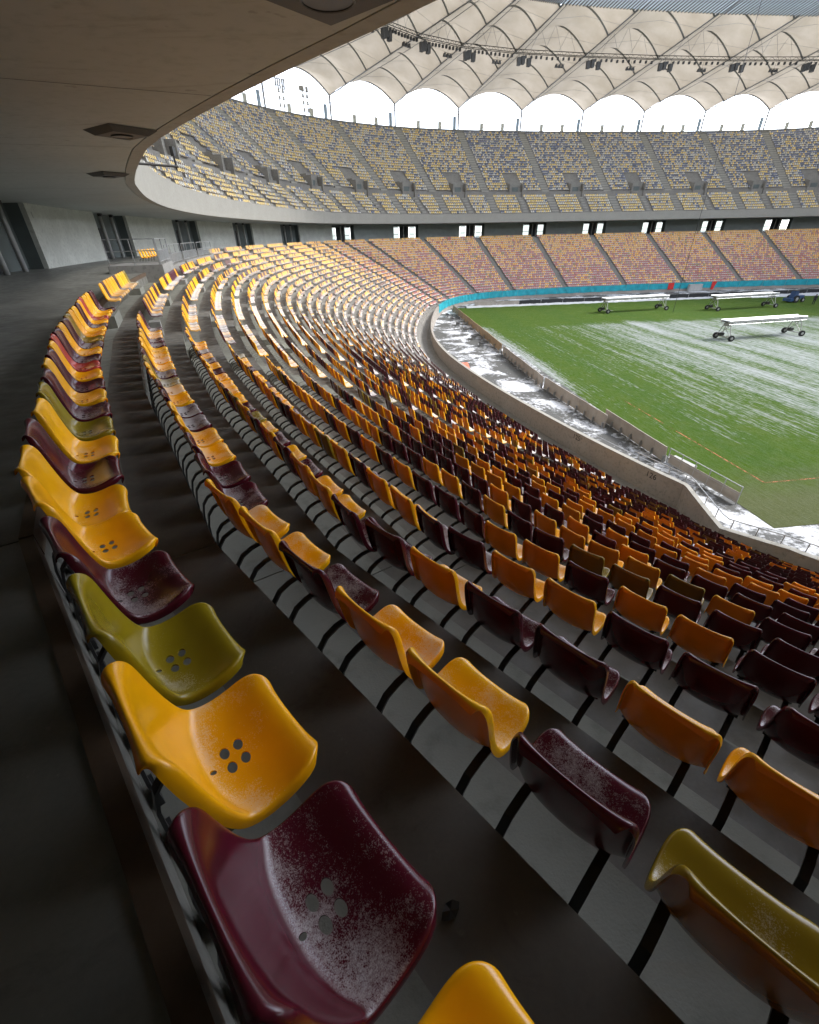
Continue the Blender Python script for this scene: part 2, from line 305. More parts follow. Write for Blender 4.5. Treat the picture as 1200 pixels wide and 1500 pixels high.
def grass_mat():
    m, t, b = mat_new('pitch_grass'); tc = nd(t, "ShaderNodeTexCoord").outputs['Object']      # u, v in metres from the pitch corner
    sep = nd(t, "ShaderNodeSeparateXYZ"); lk(t, tc, sep.inputs[0]); U, V = sep.outputs[0], sep.outputs[1]
    fine = noise(t, tc, 9, 5, 0.7); mid = noise(t, tc, 0.6, 5); big = noise(t, tc, 0.09, 3)
    band = ramp(t, math_n(t, 'SINE', math_n(t, 'MULTIPLY', U, 2 * math.pi / 11.0)), 0.35, 0.65).outputs[0]
    g1 = mixc(t, fine, (0.016, 0.042, 0.0015, 1), (0.060, 0.112, 0.005, 1))
    g2 = mixc(t, math_n(t, 'MULTIPLY', band, 0.28), g1, (0.024, 0.066, 0.006, 1))
    g3 = mixc(t, math_n(t, 'MULTIPLY', ramp(t, mid, 0.45, 0.85).outputs[0], 0.55), g2, (0.075, 0.10, 0.014, 1))
    worn = nd(t, "ShaderNodeMapRange"); lk(t, math_n(t, 'ADD', V, math_n(t, 'MULTIPLY', mid, 5.0)), worn.inputs[0])
    for k_, v_ in zip(('From Min', 'From Max', 'To Min', 'To Max'), (4.6, 0.6, 0.0, 0.6)): worn.inputs[k_].default_value = v_
    g3 = mixc(t, worn.outputs[0], g3, (0.095, 0.09, 0.05, 1))
    # streaks of snow left along the mower's runs
    rot = nd(t, "ShaderNodeMapping"); rot.inputs['Rotation'].default_value = (0, 0, math.radians(16)); rot.inputs['Scale'].default_value = (1.0, 0.035, 1); lk(t, tc, rot.inputs['Vector'])
    st1 = noise(t, rot.outputs[0], 3.3, 6, 0.8); st2 = noise(t, rot.outputs[0], 0.42, 3)
    rot2 = nd(t, "ShaderNodeMapping"); rot2.inputs['Rotation'].default_value = (0, 0, math.radians(16)); rot2.inputs['Scale'].default_value = (1.0, 0.25, 1); lk(t, tc, rot2.inputs['Vector'])
    br = noise(t, rot2.outputs[0], 5.0, 5, 0.7)
    s = math_n(t, 'ADD', math_n(t, 'MULTIPLY', st1, 0.55), math_n(t, 'ADD', math_n(t, 'MULTIPLY', st2, 0.30), math_n(t, 'MULTIPLY', br, 0.38)))
    # snow lies deep inside the pitch; the strips by the goal line and along the far touchline have been cleared
    a1 = nd(t, "ShaderNodeMapRange"); lk(t, math_n(t, 'SUBTRACT', U, math_n(t, 'MULTIPLY', V, 0.10)), a1.inputs[0])
    for k, v in zip(('From Min', 'From Max', 'To Min', 'To Max'), (-3.0, 17.0, -0.075, 0.062)): a1.inputs[k].default_value = v
    a2 = nd(t, "ShaderNodeMapRange"); lk(t, math_n(t, 'ADD', V, math_n(t, 'MULTIPLY', U, 0.06)), a2.inputs[0])
    for k, v in zip(('From Min', 'From Max', 'To Min', 'To Max'), (50.0, 60.0, 0.0, -0.40)): a2.inputs[k].default_value = v
    a3 = nd(t, "ShaderNodeMapRange"); lk(t, V, a3.inputs[0])
    for k, v in zip(('From Min', 'From Max', 'To Min', 'To Max'), (-1.0, 7.0, -0.22, 0.0)): a3.inputs[k].default_value = v
    a4 = nd(t, "ShaderNodeMapRange"); lk(t, U, a4.inputs[0])                                     # untouched strip behind the goal line
    for k, v in zip(('From Min', 'From Max', 'To Min', 'To Max'), (-3.6, -1.2, 0.24, 0.0)): a4.inputs[k].default_value = v
    a5 = nd(t, "ShaderNodeMapRange"); lk(t, V, a5.inputs[0])
    for k, v in zip(('From Min', 'From Max', 'To Min', 'To Max'), (24.0, 12.0, 1.0, 0.0)): a5.inputs[k].default_value = v
    tot = math_n(t, 'ADD', math_n(t, 'ADD', s, a1.outputs[0]), math_n(t, 'ADD', a2.outputs[0], math_n(t, 'ADD', a3.outputs[0], math_n(t, 'MULTIPLY', a4.outputs[0], a5.outputs[0]))))
    k = ramp(t, tot, 0.595, 0.76).outputs[0]; g3 = mixc(t, math_n(t, 'MULTIPLY', ramp(t, math_n(t, 'ADD', math_n(t, 'MULTIPLY', br, .6), math_n(t, 'MULTIPLY', fine, .4)), .42, .75).outputs[0], .20), g3, (0.26, 0.28, 0.24, 1))
    col = mixc(t, math_n(t, 'MULTIPLY', k, 0.90), g3, (0.31, 0.325, 0.33, 1))
    lk(t, col, b.inputs['Base Color']); b.inputs['Roughness'].default_value = 0.95; b.inputs['Specular IOR Level'].default_value = 0.05; bump(t, b, math_n(t, 'ADD', fine, br), 0.6, 0.04)
    return m
M['grass'] = grass_mat()
def membrane_mat():
    m, t, b = mat_new('roof_membrane'); t.nodes.remove(b)
    out = t.nodes["Material Output"]; g = nd(t, "ShaderNodeNewGeometry").outputs['Position']
    c = ramp(t, noise(t, g, 0.25, 4), 0.3, 0.75, (0.42, 0.365, 0.285, 1), (0.53, 0.47, 0.385, 1)).outputs[0]
    d = nd(t, "ShaderNodeBsdfDiffuse"); tr = nd(t, "ShaderNodeBsdfTranslucent"); mx = nd(t, "ShaderNodeMixShader"); mx.inputs[0].default_value = 0.26
    lk(t, c, d.inputs[0]); lk(t, c, tr.inputs[0]); lk(t, d.outputs[0], mx.inputs[1]); lk(t, tr.outputs[0], mx.inputs[2]); lk(t, mx.outputs[0], out.inputs[0]); return m
M['membrane'] = membrane_mat()
def sheet_mat():
    m, t, b = mat_new('roof_ribbed_sheet'); t.nodes.remove(b); out = t.nodes["Material Output"]
    d = nd(t, "ShaderNodeBsdfDiffuse"); d.inputs[0].default_value = (0.35, 0.40, 0.43, 1)
    tr = nd(t, "ShaderNodeBsdfTranslucent"); tr.inputs[0].default_value = (0.45, 0.52, 0.56, 1); mx = nd(t, "ShaderNodeMixShader"); mx.inputs[0].default_value = 0.35
    lk(t, d.outputs[0], mx.inputs[1]); lk(t, tr.outputs[0], mx.inputs[2]); lk(t, mx.outputs[0], out.inputs[0]); return m
M['sheet'] = sheet_mat()

# ------------------------------------------------------------------ ground, track, pitch
PITCH_Z = 0.0
MB().abox(-1500, 1600, -1500, 1700, -1.2, -0.05).build('ground', M['ground'], kind='structure')
mb = MB(); ring = [P(s, 0.5, -EYE)[:2] for s in np.linspace(S_MIN, S_MIN + TOTAL, 160, endpoint=False)]
mb.add([(p[0], p[1], -0.02) for p in ring], [tuple(range(len(ring) - 1, -1, -1))]).build('track', M['track'], kind='structure')
pitch = MB().add([(-3.2, -4.2, 0.0), (108.5, -4.2, 0.0), (108.5, 72.4, 0.0), (-3.2, 72.4, 0.0)], [(0, 1, 2, 3)]).build('pitch', M['grass'], kind='structure')
pitch.location = (P0[0], P0[1], 0.0); pitch.rotation_euler = (0, 0, GA)
line = MB()
for (u0, v0, u1, v1) in ((-.05, -.05, .05, 15.0), (0.05, -.05, 105, .05)):
    line.add([(u0, v0, .004), (u1, v0, .004), (u1, v1, .004), (u0, v1, .004)], [(0, 1, 2, 3)])
def faded(name, col):
    m, t, b = mat_new(name); g = nd(t, "ShaderNodeNewGeometry").outputs['Position']; out = t.nodes["Material Output"]
    k = ramp(t, noise(t, g, 1.3, 6, 0.7), 0.42, 0.6).outputs[0]; tr = nd(t, "ShaderNodeBsdfTransparent"); mx = nd(t, "ShaderNodeMixShader")
    b.inputs['Base Color'].default_value = col; b.inputs['Roughness'].default_value = 0.9
    lk(t, k, mx.inputs[0]); lk(t, tr.outputs[0], mx.inputs[1]); lk(t, b.outputs[0], mx.inputs[2]); lk(t, mx.outputs[0], out.inputs[0]); return m
M['line'] = faded('worn_orange_line', (0.30, 0.11, 0.04, 1))
lo = line.build('pitch_line', M['line'], pitch)

# ------------------------------------------------------------------ lower stand: stepped concrete
lower = empty('lower_stand', (0, 0, 0), label='curved lower concrete stand stepping down to the pitch', category='stand')
def terrace_piece(mb, s0, s1, k, gap=0.006):
    d, z = row_d(k), row_z(k); s0 += gap; s1 -= gap; dm = d - 0.40; df = d - TREAD; dent_d = max(dent(s0), dent(s1))
    if df < dent_d - 0.6: return False
    a = [P(s0, q, z) for q in (d, dm, df)]; b = [P(s1, q, z) for q in (d, dm, df)]
    c0, c1 = P(s0, df, z - RISE), P(s1, df, z - RISE); e0, e1 = P(s0, d, z - 0.14), P(s1, d, z - 0.14); g0, g1 = P(s0, df + 0.12, z - RISE), P(s1, df + 0.12, z - RISE)
    v = a + b + [c0, c1, e0, e1, g0, g1]
    mb.add(v, [(0, 3, 4, 1)], 0); mb.add(v, [(1, 4, 5, 2)], 1)
    mb.add(v, [(2, 5, 7, 6), (0, 8, 9, 3), (6, 7, 11, 10), (10, 11, 9, 8), (0, 1, 2, 6, 10, 8), (3, 9, 11, 7, 5, 4)], 0)
    return True
cand = []
for j in range(len(JOINTS) - 1):
    for k in range(1, NROW + 1):
        sm = (JOINTS[j] + JOINTS[j + 1]) / 2; q = P(sm, row_d(k) - .4, row_z(k)); px = project(q)
        vis = np.isfinite(px).all() and -150 < px[0] < 1350 and 0 < px[1] < 1900
        cand.append((np.linalg.norm(q - np.array([0, 0, EYE])) + (0 if vis else 1e4), j, k))
cand.sort(); near_units = {(j, k) for _, j, k in cand[:290]}
far_t = MB()
for j in range(len(JOINTS) - 1):
    for k in range(1, NROW + 1):
        if (j, k) in near_units:
            u = MB()
            if terrace_piece(u, JOINTS[j], JOINTS[j + 1], k): u.build('terrace_unit', [M['terrace'], M['floor']], lower)
        else: terrace_piece(far_t, JOINTS[j], JOINTS[j + 1], k, 0.0)
far_t.build('terrace', [M['terrace_far'], M['terrace_far']], lower, kind='stuff')
rest = MB(); SR = np.concatenate([np.arange(JOINTS[-1], S_MIN + TOTAL, 8.0), np.arange(S_MIN + TOTAL, JOINTS[0] + TOTAL, 8.0), [JOINTS[0] + TOTAL]])
for s0, s1 in zip(SR[:-1], SR[1:]):
    for (d0, z0, d1, z1) in ((0, -12.6, 0, -10.9), (0, -10.9, .25, -10.9), (.25, -10.9, .25, -12.2), (.25, -12.2, 1.8, -12.2), (1.8, -12.2, D1, Z1), (D1, Z1, D1, -1.3), (D1, -1.3, 28.5, -1.3), (28.5, -1.3, 28.5, 1.75)):
        rest.quad(P(s0, d0, z0), P(s1, d0, z0), P(s1, d1, z1), P(s0, d1, z1))
rest.build('stand_behind', M['terrace_far'], lower)
# sloping soffit under the terrace and the gangway in front of row 25
S_ALL = np.arange(-22.5, 243, 2.1)
mb = MB()
for s0, s1 in zip(S_ALL[:-1], S_ALL[1:]):
    mb.quad(P(s0, D1, Z1 - .5), P(s1, D1, Z1 - .5), P(s1, 1.0, -12.4), P(s0, 1.0, -12.4))
    mb.quad(P(s0, row_d(NROW) - TREAD, row_z(NROW) - .42), P(s1, row_d(NROW) - TREAD, row_z(NROW) - .42), P(s1, .2, row_z(NROW) - .42), P(s0, .2, row_z(NROW) - .42))
mb.build('front_gangway', M['terrace_far'], lower)
# aisle steps: a half step on every tread
for a in AISLES:
    joined = MB(); nearone = abs(a - 13.2) < .1 or abs(a - 20.6) < .1
    for k in range(1, NROW + 1):
        d, z = row_d(k), row_z(k); n, tg = frame(a); c = P(a, d - .20, z + .105)
        mb = MB() if nearone else joined
        mb.box(c, tg * 0.60, n * 0.199, ZUP * 0.104)
        if nearone: mb.build('aisle_step', M['terrace'], lower)
    if not nearone: joined.build('aisle_stairs', M['terrace_far'], lower, kind='stuff')

# walkway behind the top row, its edge trim, ceiling, back wall
DW = 28.5
def strip(mb, ss, d0, d1, z0, z1, mi=0):
    ss = np.asarray(ss, float); dd0 = np.array([d0(s) if callable(d0) else d0 for s in ss]); dd1 = np.array([d1(s) if callable(d1) else d1 for s in ss])
    a = P(ss, dd0, z0); b = P(ss, dd1, z1); n = len(ss); v = np.concatenate([a, b])
    mb.add(v, [(i, i + 1, n + i + 1, n + i) for i in range(n - 1)], mi)
wk = MB(); js = np.array(JOINTS)
for j in range(len(JOINTS) - 1):
    s0, s1 = JOINTS[j] + .006, JOINTS[j + 1] - .006
    a = [P(s0, D1, -1.3), P(s1, D1, -1.3), P(s1, DW + 2.5, -1.3), P(s0, DW + 2.5, -1.3)]; b = [p - np.array([0, 0, .4]) for p in a]
    wk.hexa(b + a)
wk.build('walkway', M['walk'], kind='structure')
M['nosing'] = mat_plain('brown_edge_trim', (0.10, 0.065, 0.04), 0.5, 0.0, 0.3, 4)
for j in range(3, 12):
    s0, s1 = JOINTS[j] + .01, JOINTS[j + 1] - .01
    mb = MB(); pts = [P(s, dd, zz) for s in (s0, s1) for dd, zz in ((D1 - .012, -1.42), (D1 + .05, -1.42), (D1 + .05, -1.288), (D1 - .012, -1.288))]
    mb.hexa([pts[0], pts[1], pts[5], pts[4], pts[3], pts[2], pts[6], pts[7]]); mb.build('edge_trim', M['nosing'], lower)

HC = 1.80
def d_edge(s):
    return float(np.interp(s, [-220, 0, 5, 9.4, 14.6, 23.6, 31, 40, 52, 100, 125, 150, 240, 325], [18, 18.0, 18.3, 19.3, 20.5, 21.7, 22.3, 22.8, 23, 23, 21.5, 20, 20, 18]))
SC = np.concatenate([np.arange(S_MIN, -30, 6.0), np.arange(-30, 60, 1.5), np.arange(60, S_MIN + TOTAL - 3, 4.0), [S_MIN + TOTAL]])
cl = MB()
de = np.array([d_edge(s) for s in SC])
LIP = 0.30
sec = [(DW + 3.0, 1.66), (None, None)]
strip(cl, SC, lambda s: d_edge(s) + LIP + .03, DW + 3, HC, 1.66)
strip(cl, SC, lambda s: d_edge(s) + LIP, lambda s: d_edge(s) + LIP + .03, HC + .05, HC + .05)
strip(cl, SC, lambda s: d_edge(s) + LIP, lambda s: d_edge(s) + LIP + .001, HC + .05, HC + .0)
strip(cl, SC, lambda s: d_edge(s) + LIP + .029, lambda s: d_edge(s) + LIP + .03, HC + .05, HC + .0)
cl.build('ceiling', M['ceiling'], kind='structure')

# ------------------------------------------------------------------ upper stand
upper = empty('upper_stand', (0, 0, 0), label='steep upper stand hanging over the lower stand with a pale concrete edge', category='stand')
UT, UR, UB, UG = 0.80, 0.575, 8, 2.2              # tread, rise, rows in the lower block, width of the cross gangway
UN = 33
fz0 = HC + 1.75
def up_off(k):                                     # distance behind the edge and height of row k's floor
    o = 0.9 + (k - 1) * UT; z = fz0 - 0.75 + (k - 1) * UR
    if k > UB: o += UG; z += 1.0
    return o, z
def up_scale(s): return (49.5 - d_edge(s)) / (up_off(UN)[0] + UT)
def P_up(s, o, z): return P(s, d_edge(s) + o * up_scale(s), z)
fa = MB()
for (o0, z0, o1, z1) in ((LIP, HC, 0.0, HC + .02), (0.0, HC + .02, -.10, fz0), (-.10, fz0, .18, fz0), (.18, fz0, .18, fz0 - .8)):
    a = np.array([P(s, d_edge(s) + o0, z0) for s in SC]); b = np.array([P(s, d_edge(s) + o1, z1) for s in SC]); n = len(SC)
    fa.add(np.concatenate([a, b]), [(i, i + 1, n + i + 1, n + i) for i in range(n - 1)])
fa.build('fascia', M['fascia'], upper)
ut = MB(); prof = [(.15, fz0 - .75)]
for k in range(1, UN + 1):
    o, z = up_off(k)
    prof += [(o, z), (o + UT, z)] if k != UB else [(o, z), (o + UT + UG, z)]
prof2 = [prof[0]]
for q in prof[1:]: prof2.append(q)
prof2.append((up_off(UN)[0] + UT, up_off(UN)[1] + 1.1)); prof2.append((up_off(UN)[0] + UT + .5, up_off(UN)[1] + 1.1)); prof2.append((up_off(UN)[0] + UT + .5, up_off(UN)[1] - 6)); prof2.append((up_off(UN)[0] - 4, HC + .3))
SU = np.concatenate([np.arange(S_MIN, 20, 9.0), np.arange(20, 250, 3.0), np.arange(250, S_MIN + TOTAL - 4, 9.0), [S_MIN + TOTAL]])
for (o0, z0), (o1, z1) in zip(prof2[:-1], prof2[1:]):
    a = np.array([P_up(s, o0, z0) for s in SU]); b = np.array([P_up(s, o1, z1) for s in SU]); n = len(SU)
    ut.add(np.concatenate([a, b]), [(i, i + 1, n + i + 1, n + i) for i in range(n - 1)])
ut.build('terrace', M['terrace_far'], upper, kind='stuff')
# posts stand every 18.14 m round the outside; find their arc positions on the s scale
DP = 50.5
sd_ = np.linspace(S_MIN, S_MIN + TOTAL, 8000); pd_ = P(sd_, DP, 0)[:, :2]; ld_ = np.concatenate([[0], np.cumsum(np.hypot(*np.diff(pd_, axis=0).T))])
def s_of_outer(l): return float(np.interp(l % ld_[-1], ld_, sd_))
s_ref = sd_[np.nanargmin(np.where(pd_[:, 1] > 100, np.abs(project(P(sd_, DP, 23.5))[:, 0] - 762), 9e9))]
l_ref = float(np.interp(s_ref, sd_, ld_)); NPOST = 40; stepl = ld_[-1] / NPOST
POSTS = sorted(s_of_outer(l_ref + i * stepl) for i in range(NPOST))
VISP = [s for s in POSTS if 20 < s < 245]
UAISLES = VISP; UMID = [(a + b) / 2 for a, b in zip(VISP[:-1], VISP[1:])]
for a in UAISLES:
    mb = MB(); n, tg = frame(a)
    for k in range(1, UN + 1):
        o, z = up_off(k); c = P_up(a, o + .2, z + .14); mb.box(c, tg * .95, n * .2 * up_scale(a), ZUP * .14)
        c = P_up(a, o + .6, z + .005); mb.box(c, tg * .95, n * .2 * up_scale(a), ZUP * .02)
    mb.build('aisle_stairs', M['fascia'], upper, kind='stuff')
for a in UMID:
    mb = MB(); n, tg = frame(a)
    for k in range(1, UB + 1):
        o, z = up_off(k); mb.box(P_up(a, o + .3, z + .1), tg * .55, n * .3, ZUP * .11)
    mb.build('aisle_stairs', M['fascia'], upper, kind='stuff')
    # entrance tunnel mouth above the cross gangway
    v = empty('entrance_tunnel', (0, 0, 0)); v.parent = upper
    o9, z9 = up_off(UB + 1); zb = up_off(UB)[1]
    for sg in (-1, 1):
        c = P_up(a, o9 + 1.6, zb + 1.45); MB().box(c + tg * sg * 1.7, tg * .16, n * 2.0, ZUP * 1.75).build('side_wall', M['terrace_far'], v)
    MB().box(P_up(a, o9 + 2.4, zb + 3.35), tg * 1.86, n * 1.5, ZUP * .16).build('lintel', M['terrace_far'], v)
    MB().box(P_up(a, o9 + .9, zb + 1.6), tg * 1.54, n * .05, ZUP * 1.6).build('back_wall', M['terrace_far'], v)
    MB().box(P_up(a, o9 + .8, zb + 1.3), tg * .8, n * .05, ZUP * 1.25).build('doorway', M['dark_panel'], v)

# ------------------------------------------------------------------ seats
PROF = np.array([(.446, .372), (.459, .395), (.461, .415), (.452, .428), (.431, .434), (.396, .425), (.348, .408), (.296, .397), (.245, .396), (.205, .406), (.177, .430), (.159, .470), (.148, .535), (.140, .61), (.133, .685), (.127, .745), (.121, .777), (.110, .790), (.099, .783), (.094, .763)])
HWS = np.array([.140, .146, .152, .180, .202, .213, .216, .216, .216, .215, .212, .208, .205, .204, .203, .199, .189, .171, .162, .154])
COLS = [(0, 0), (.22, .0005), (.44, .003), (.62, .007), (.76, .012), (.87, .018), (.935, .021), (.972, .017), (.993, .007), (1.0, -.006), (.994, -.020)]
def seat_grid(pidx, cidx, wing=1.0):
    pr = PROF; tan = np.gradient(pr, axis=0); tan /= np.linalg.norm(tan, axis=1)[:, None]; nor = np.stack([tan[:, 1], -tan[:, 0]], 1)
    nor[nor[:, 1] < -0.9] *= 1
    cols = [(-COLS[c][0], COLS[c][1]) for c in reversed(cidx) if c] + [COLS[c] for c in cidx]
    V = []; up = np.linspace(0, 1, len(pr))
    for i in pidx:
        back = np.clip((i - 8) / 5, 0, 1); end = min(i, len(pr) - 1 - i); damp = np.clip(end / 4, 0.12, 1)
        for w, h in cols:
            off = h * damp + (abs(w) ** 2.2) * 0.010 * back * (1 if i < 16 else .7) + (abs(w) ** 3) * 0.034 * math.exp(-((i - 10) / 2.6) ** 2)
            y, z = pr[i] + nor[i] * off
            V.append((w * HWS[i], y, z))
    nc = len(cols); np_ = len(pidx)
    F = [(a * nc + b, (a + 1) * nc + b, (a + 1) * nc + b + 1, a * nc + b + 1) for a in range(np_ - 1) for b in range(nc - 1)]
    return np.array(V), F
# make sure normals point up / to the front
def fix_up(V, F):
    f = F[len(F) // 3]; a, b, c = V[f[0]], V[f[1]], V[f[2]]
    return F if np.cross(b - a, c - b)[2] > 0 else [tuple(reversed(q)) for q in F]
BRP = [(.36, .388), (.26, .382), (.17, .372), (.10, .345), (.055, .29), (.034, .20), (.028, .10), (.028, .0)]
def bracket_mesh():
    mb = MB(); hw, th = 0.017, 0.006; k = len(BRP); v = []
    for i, (y, z) in enumerate(BRP):
        q = np.array(BRP[min(i + 1, k - 1)]) - np.array(BRP[max(i - 1, 0)]); q = q / np.linalg.norm(q); nn = np.array([-q[1], q[0]])
        for sx, sn in ((-1, -1), (1, -1), (1, 1), (-1, 1)): v.append((sx * hw, y + sn * th * nn[0], z + sn * th * nn[1]))
    f = [(i * 4 + j, i * 4 + (j + 1) % 4, i * 4 + 4 + (j + 1) % 4, i * 4 + 4 + j) for i in range(k - 1) for j in range(4)] + [(3, 2, 1, 0), tuple(4 * k - 4 + j for j in range(4))]
    mb.add(v, f); mb.box((0, .036, .03), (.05, 0, 0), (0, .008, 0), (0, 0, .03)); mb.box((0, .30, .392), (.03, 0, 0), (0, .06, 0), (0, 0, .006))
    return mb.mesh('bracket', M['black'])
def hi_shell():
    V, F = seat_grid(range(20), range(11)); F = fix_up(V, F)
    me = bpy.data.meshes.new('shell_base'); me.from_pydata(V.tolist(), [], F)
    o = bpy.data.objects.new('shell_base', me); COL.objects.link(o)
    me.polygons.foreach_set("use_smooth", [True] * len(F))
    m1 = o.modifiers.new('sub', 'SUBSURF'); m1.levels = 2; m1.render_levels = 2
    m2 = o.modifiers.new('sol', 'SOLIDIFY'); m2.thickness = 0.006; m2.offset = -1
    cb = MB()
    for x, y in ((-.027, .252), (.027, .252), (-.027, .294), (.027, .294)):
        n = 18; pts = [(x + .020 * math.cos(2 * math.pi * i / n), y + .0135 * math.sin(2 * math.pi * i / n)) for i in range(n)]
        cb.add([(a, b, .30) for a, b in pts] + [(a, b, .55) for a, b in pts], [tuple(range(n - 1, -1, -1)), tuple(range(n, 2 * n))] + [(i, (i + 1) % n, n + (i + 1) % n, n + i) for i in range(n)])
    n = 12; pts = [(.012 + .008 * math.cos(2 * math.pi * i / n), .205 + .009 * math.sin(2 * math.pi * i / n)) for i in range(n)]
    cb.add([(a, b, .30) for a, b in pts] + [(a, b, .55) for a, b in pts], [tuple(range(n - 1, -1, -1)), tuple(range(n, 2 * n))] + [(i, (i + 1) % n, n + (i + 1) % n, n + i) for i in range(n)])
    c = cb.build('hole_cutter', M['black'])
    m3 = o.modifiers.new('cut', 'BOOLEAN'); m3.operation = 'DIFFERENCE'; m3.object = c; m3.solver = 'EXACT'
    dg = bpy.context.evaluated_depsgraph_get(); ev = o.evaluated_get(dg)
    out = bpy.data.meshes.new_from_object(ev); out.name = 'shell'
    bpy.data.objects.remove(o); bpy.data.objects.remove(c)
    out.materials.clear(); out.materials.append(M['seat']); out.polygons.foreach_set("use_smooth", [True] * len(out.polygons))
    out.polygons.foreach_set("material_index", [0] * len(out.polygons)); out.set_sharp_from_angle(angle=math.radians(50))
    return out
SHELL = hi_shell(); BRACKET = bracket_mesh()
def lod(pidx, cidx, brackets):
    V, F = seat_grid(pidx, cidx); F = fix_up(V, F); V = list(map(tuple, V)); dark = [0] * len(V)
    if brackets:
        for x in (-.145, .145):
            b0 = len(V); pts = [(.30, .39), (.10, .345), (.04, .22), (.03, 0.)]
            for y, z in pts: V += [(x - .017, y, z), (x + .017, y, z)]; dark += [1, 1]
            F = list(F) + [(b0 + 2 * i, b0 + 2 * i + 1, b0 + 2 * i + 3, b0 + 2 * i + 2) for i in range(3)]
    return np.array(V), np.array(F), np.array(dark, bool)
LODM = lod([0, 2, 4, 6, 9, 11, 14, 16, 17], [0, 3, 6, 8, 10], True)
LODH = lod(list(range(20)), list(range(11)), True)
LODF = lod([0, 3, 8, 11, 17], [0, 6, 10], False)

def row_polyline(k, sa, sb, off=0.0):
    """polyline of row k's rear edge between two aisles: straight from joint to joint"""
    ss = [sa] + [j for j in JOINTS if sa + .01 < j < sb - .01] + [sb]
    out = []
    for s in ss:
        if s in JOINTS: out.append(P(s, row_d(k), row_z(k)))
        else:
            j0 = max([j for j in JOINTS if j <= s] or [JOINTS[0]]); j1 = min([j for j in JOINTS if j > s] or [JOINTS[-1]])
            a, b = P(j0, row_d(k), row_z(k)), P(j1, row_d(k), row_z(k)); out.append(a + (b - a) * (s - j0) / (j1 - j0))
    return np.array(ss), np.array(out)
PITCHS = 0.482
ANCH = {1: 0.43, 2: 0.77, 3: 1.26, 4: 1.76}
ROWCOL = {1: {-1: 'y', 0: 'm', 1: 'y', 2: 'o', 3: 'm', 4: 'y', 5: 'y', 6: 'm', 7: 'y', 8: 'o', 9: 'm', 10: 'y', 11: 'm', 12: 'y', 13: 'r', 14: 'm', 15: 'y', 16: 'm', 17: 'o', 18: 'y', 19: 'y', 20: 'm', 21: 'y', 22: 'r', 23: 'y', 24: 'y', 25: 'm'},
          2: {-3: 'm', -2: 'o', -1: 'm', 0: 'y', 1: 'y', 2: 'm', 3: 'y', 4: 'y', 5: 'm', 6: 'm', 7: 'y', 8: 'y', 9: 'm', 10: 'm', 11: 'y', 12: 'y', 13: 'o', 14: 'm', 15: 'y', 16: 'y'},
          3: {-4: 'm', -3: 'y', -2: 'y', -1: 'm', 0: 'm', 1: 'y', 2: 'm', 3: 'm', 4: 'y', 5: 'y', 6: 'm', 7: 'y', 8: 'm', 9: 'y', 10: 'o', 11: 'm', 12: 'y', 13: 'y'},
          4: {-4: 'm', -3: 'm', -2: 'm', -1: 'y', 0: 'y', 1: 'm', 2: 'm', 3: 'y', 4: 'y', 5: 'm', 6: 'y', 7: 'o', 8: 'y', 9: 'y', 10: 'm'}}
CODE = {'y': 'yellow', 'm': 'maroon', 'o': 'olive', 'r': 'red'}
def pick(k, s):
    if s < 60: py = np.interp(k, [1, 8, 14, 19, 25], [.62, .55, .47, .24, .12])
    else: py = np.interp(k, [1, 5, 10, 16, 25], [.86, .70, .50, .36, .24])
    r = RNG.random()
    if r < py: return 'yellow'
    if r < py + .06: return 'olive'
    if s > 100 and r > .90: return 'red'
    if s > 95: return 'rimed maroon'
    return 'maroon'
PLATFORM = (25.5, 50.0)                              # the top row gives way to a railed platform here
seats = []                                           # (pos, ang, colour, frost, row, s)
for k in range(1, NROW + 1):
    for sa, sb in zip(AISLES[:-1], AISLES[1:]):
        ss, pl = row_polyline(k, sa, sb); seg = np.linalg.norm(np.diff(pl, axis=0), axis=1); L = np.concatenate([[0], np.cumsum(seg)])
        half = 0.62
        if sa == -3.6 and k in ANCH:
            l0 = float(np.interp(ANCH[k], ss, L)); i0 = int(math.ceil((half + .24 - l0) / PITCHS)); i1 = int(math.floor((L[-1] - half - .24 - l0) / PITCHS))
            ls = [(i, l0 + i * PITCHS) for i in range(i0, i1 + 1)]
        else:
            n = int((L[-1] - 2 * half) / PITCHS); pad = (L[-1] - n * PITCHS) / 2
            ls = [(i, pad + (i + .5) * PITCHS) for i in range(n)]
        for i, l in ls:
            q = np.searchsorted(L, l) - 1; q = min(max(q, 0), len(seg) - 1); f = (l - L[q]) / seg[q]
            pos = pl[q] + (pl[q + 1] - pl[q]) * f; s = ss[q] + (ss[q + 1] - ss[q]) * f
            if row_d(k) - TREAD < dent(s) + 0.9 and dent(s) > 0: continue
            if k == 1 and 20.0 < s < PLATFORM[1]: continue
            tg = (pl[q + 1] - pl[q]) / seg[q]; ang = math.atan2(-tg[1], -tg[0])      # local +X against growing s, +Y towards the pitch
            c = CODE[ROWCOL[k][i]] if (sa == -3.6 and k in ROWCOL and i in ROWCOL[k]) else pick(k, s)
            shelter = np.clip((d_edge(s) + 2.0 - row_d(k)) / 5.0, 0, 1)
            fro = (0.40 if k == 1 else 0.58) + 0.16 * shelter + 0.28 * np.clip(s / 22, 0, 1) - (.16 if c == 'yellow' and k == 1 else 0)
            seats.append((pos, ang, c, float(np.clip(fro + RNG.normal(0, .09), 0.05, 1)), k, s))
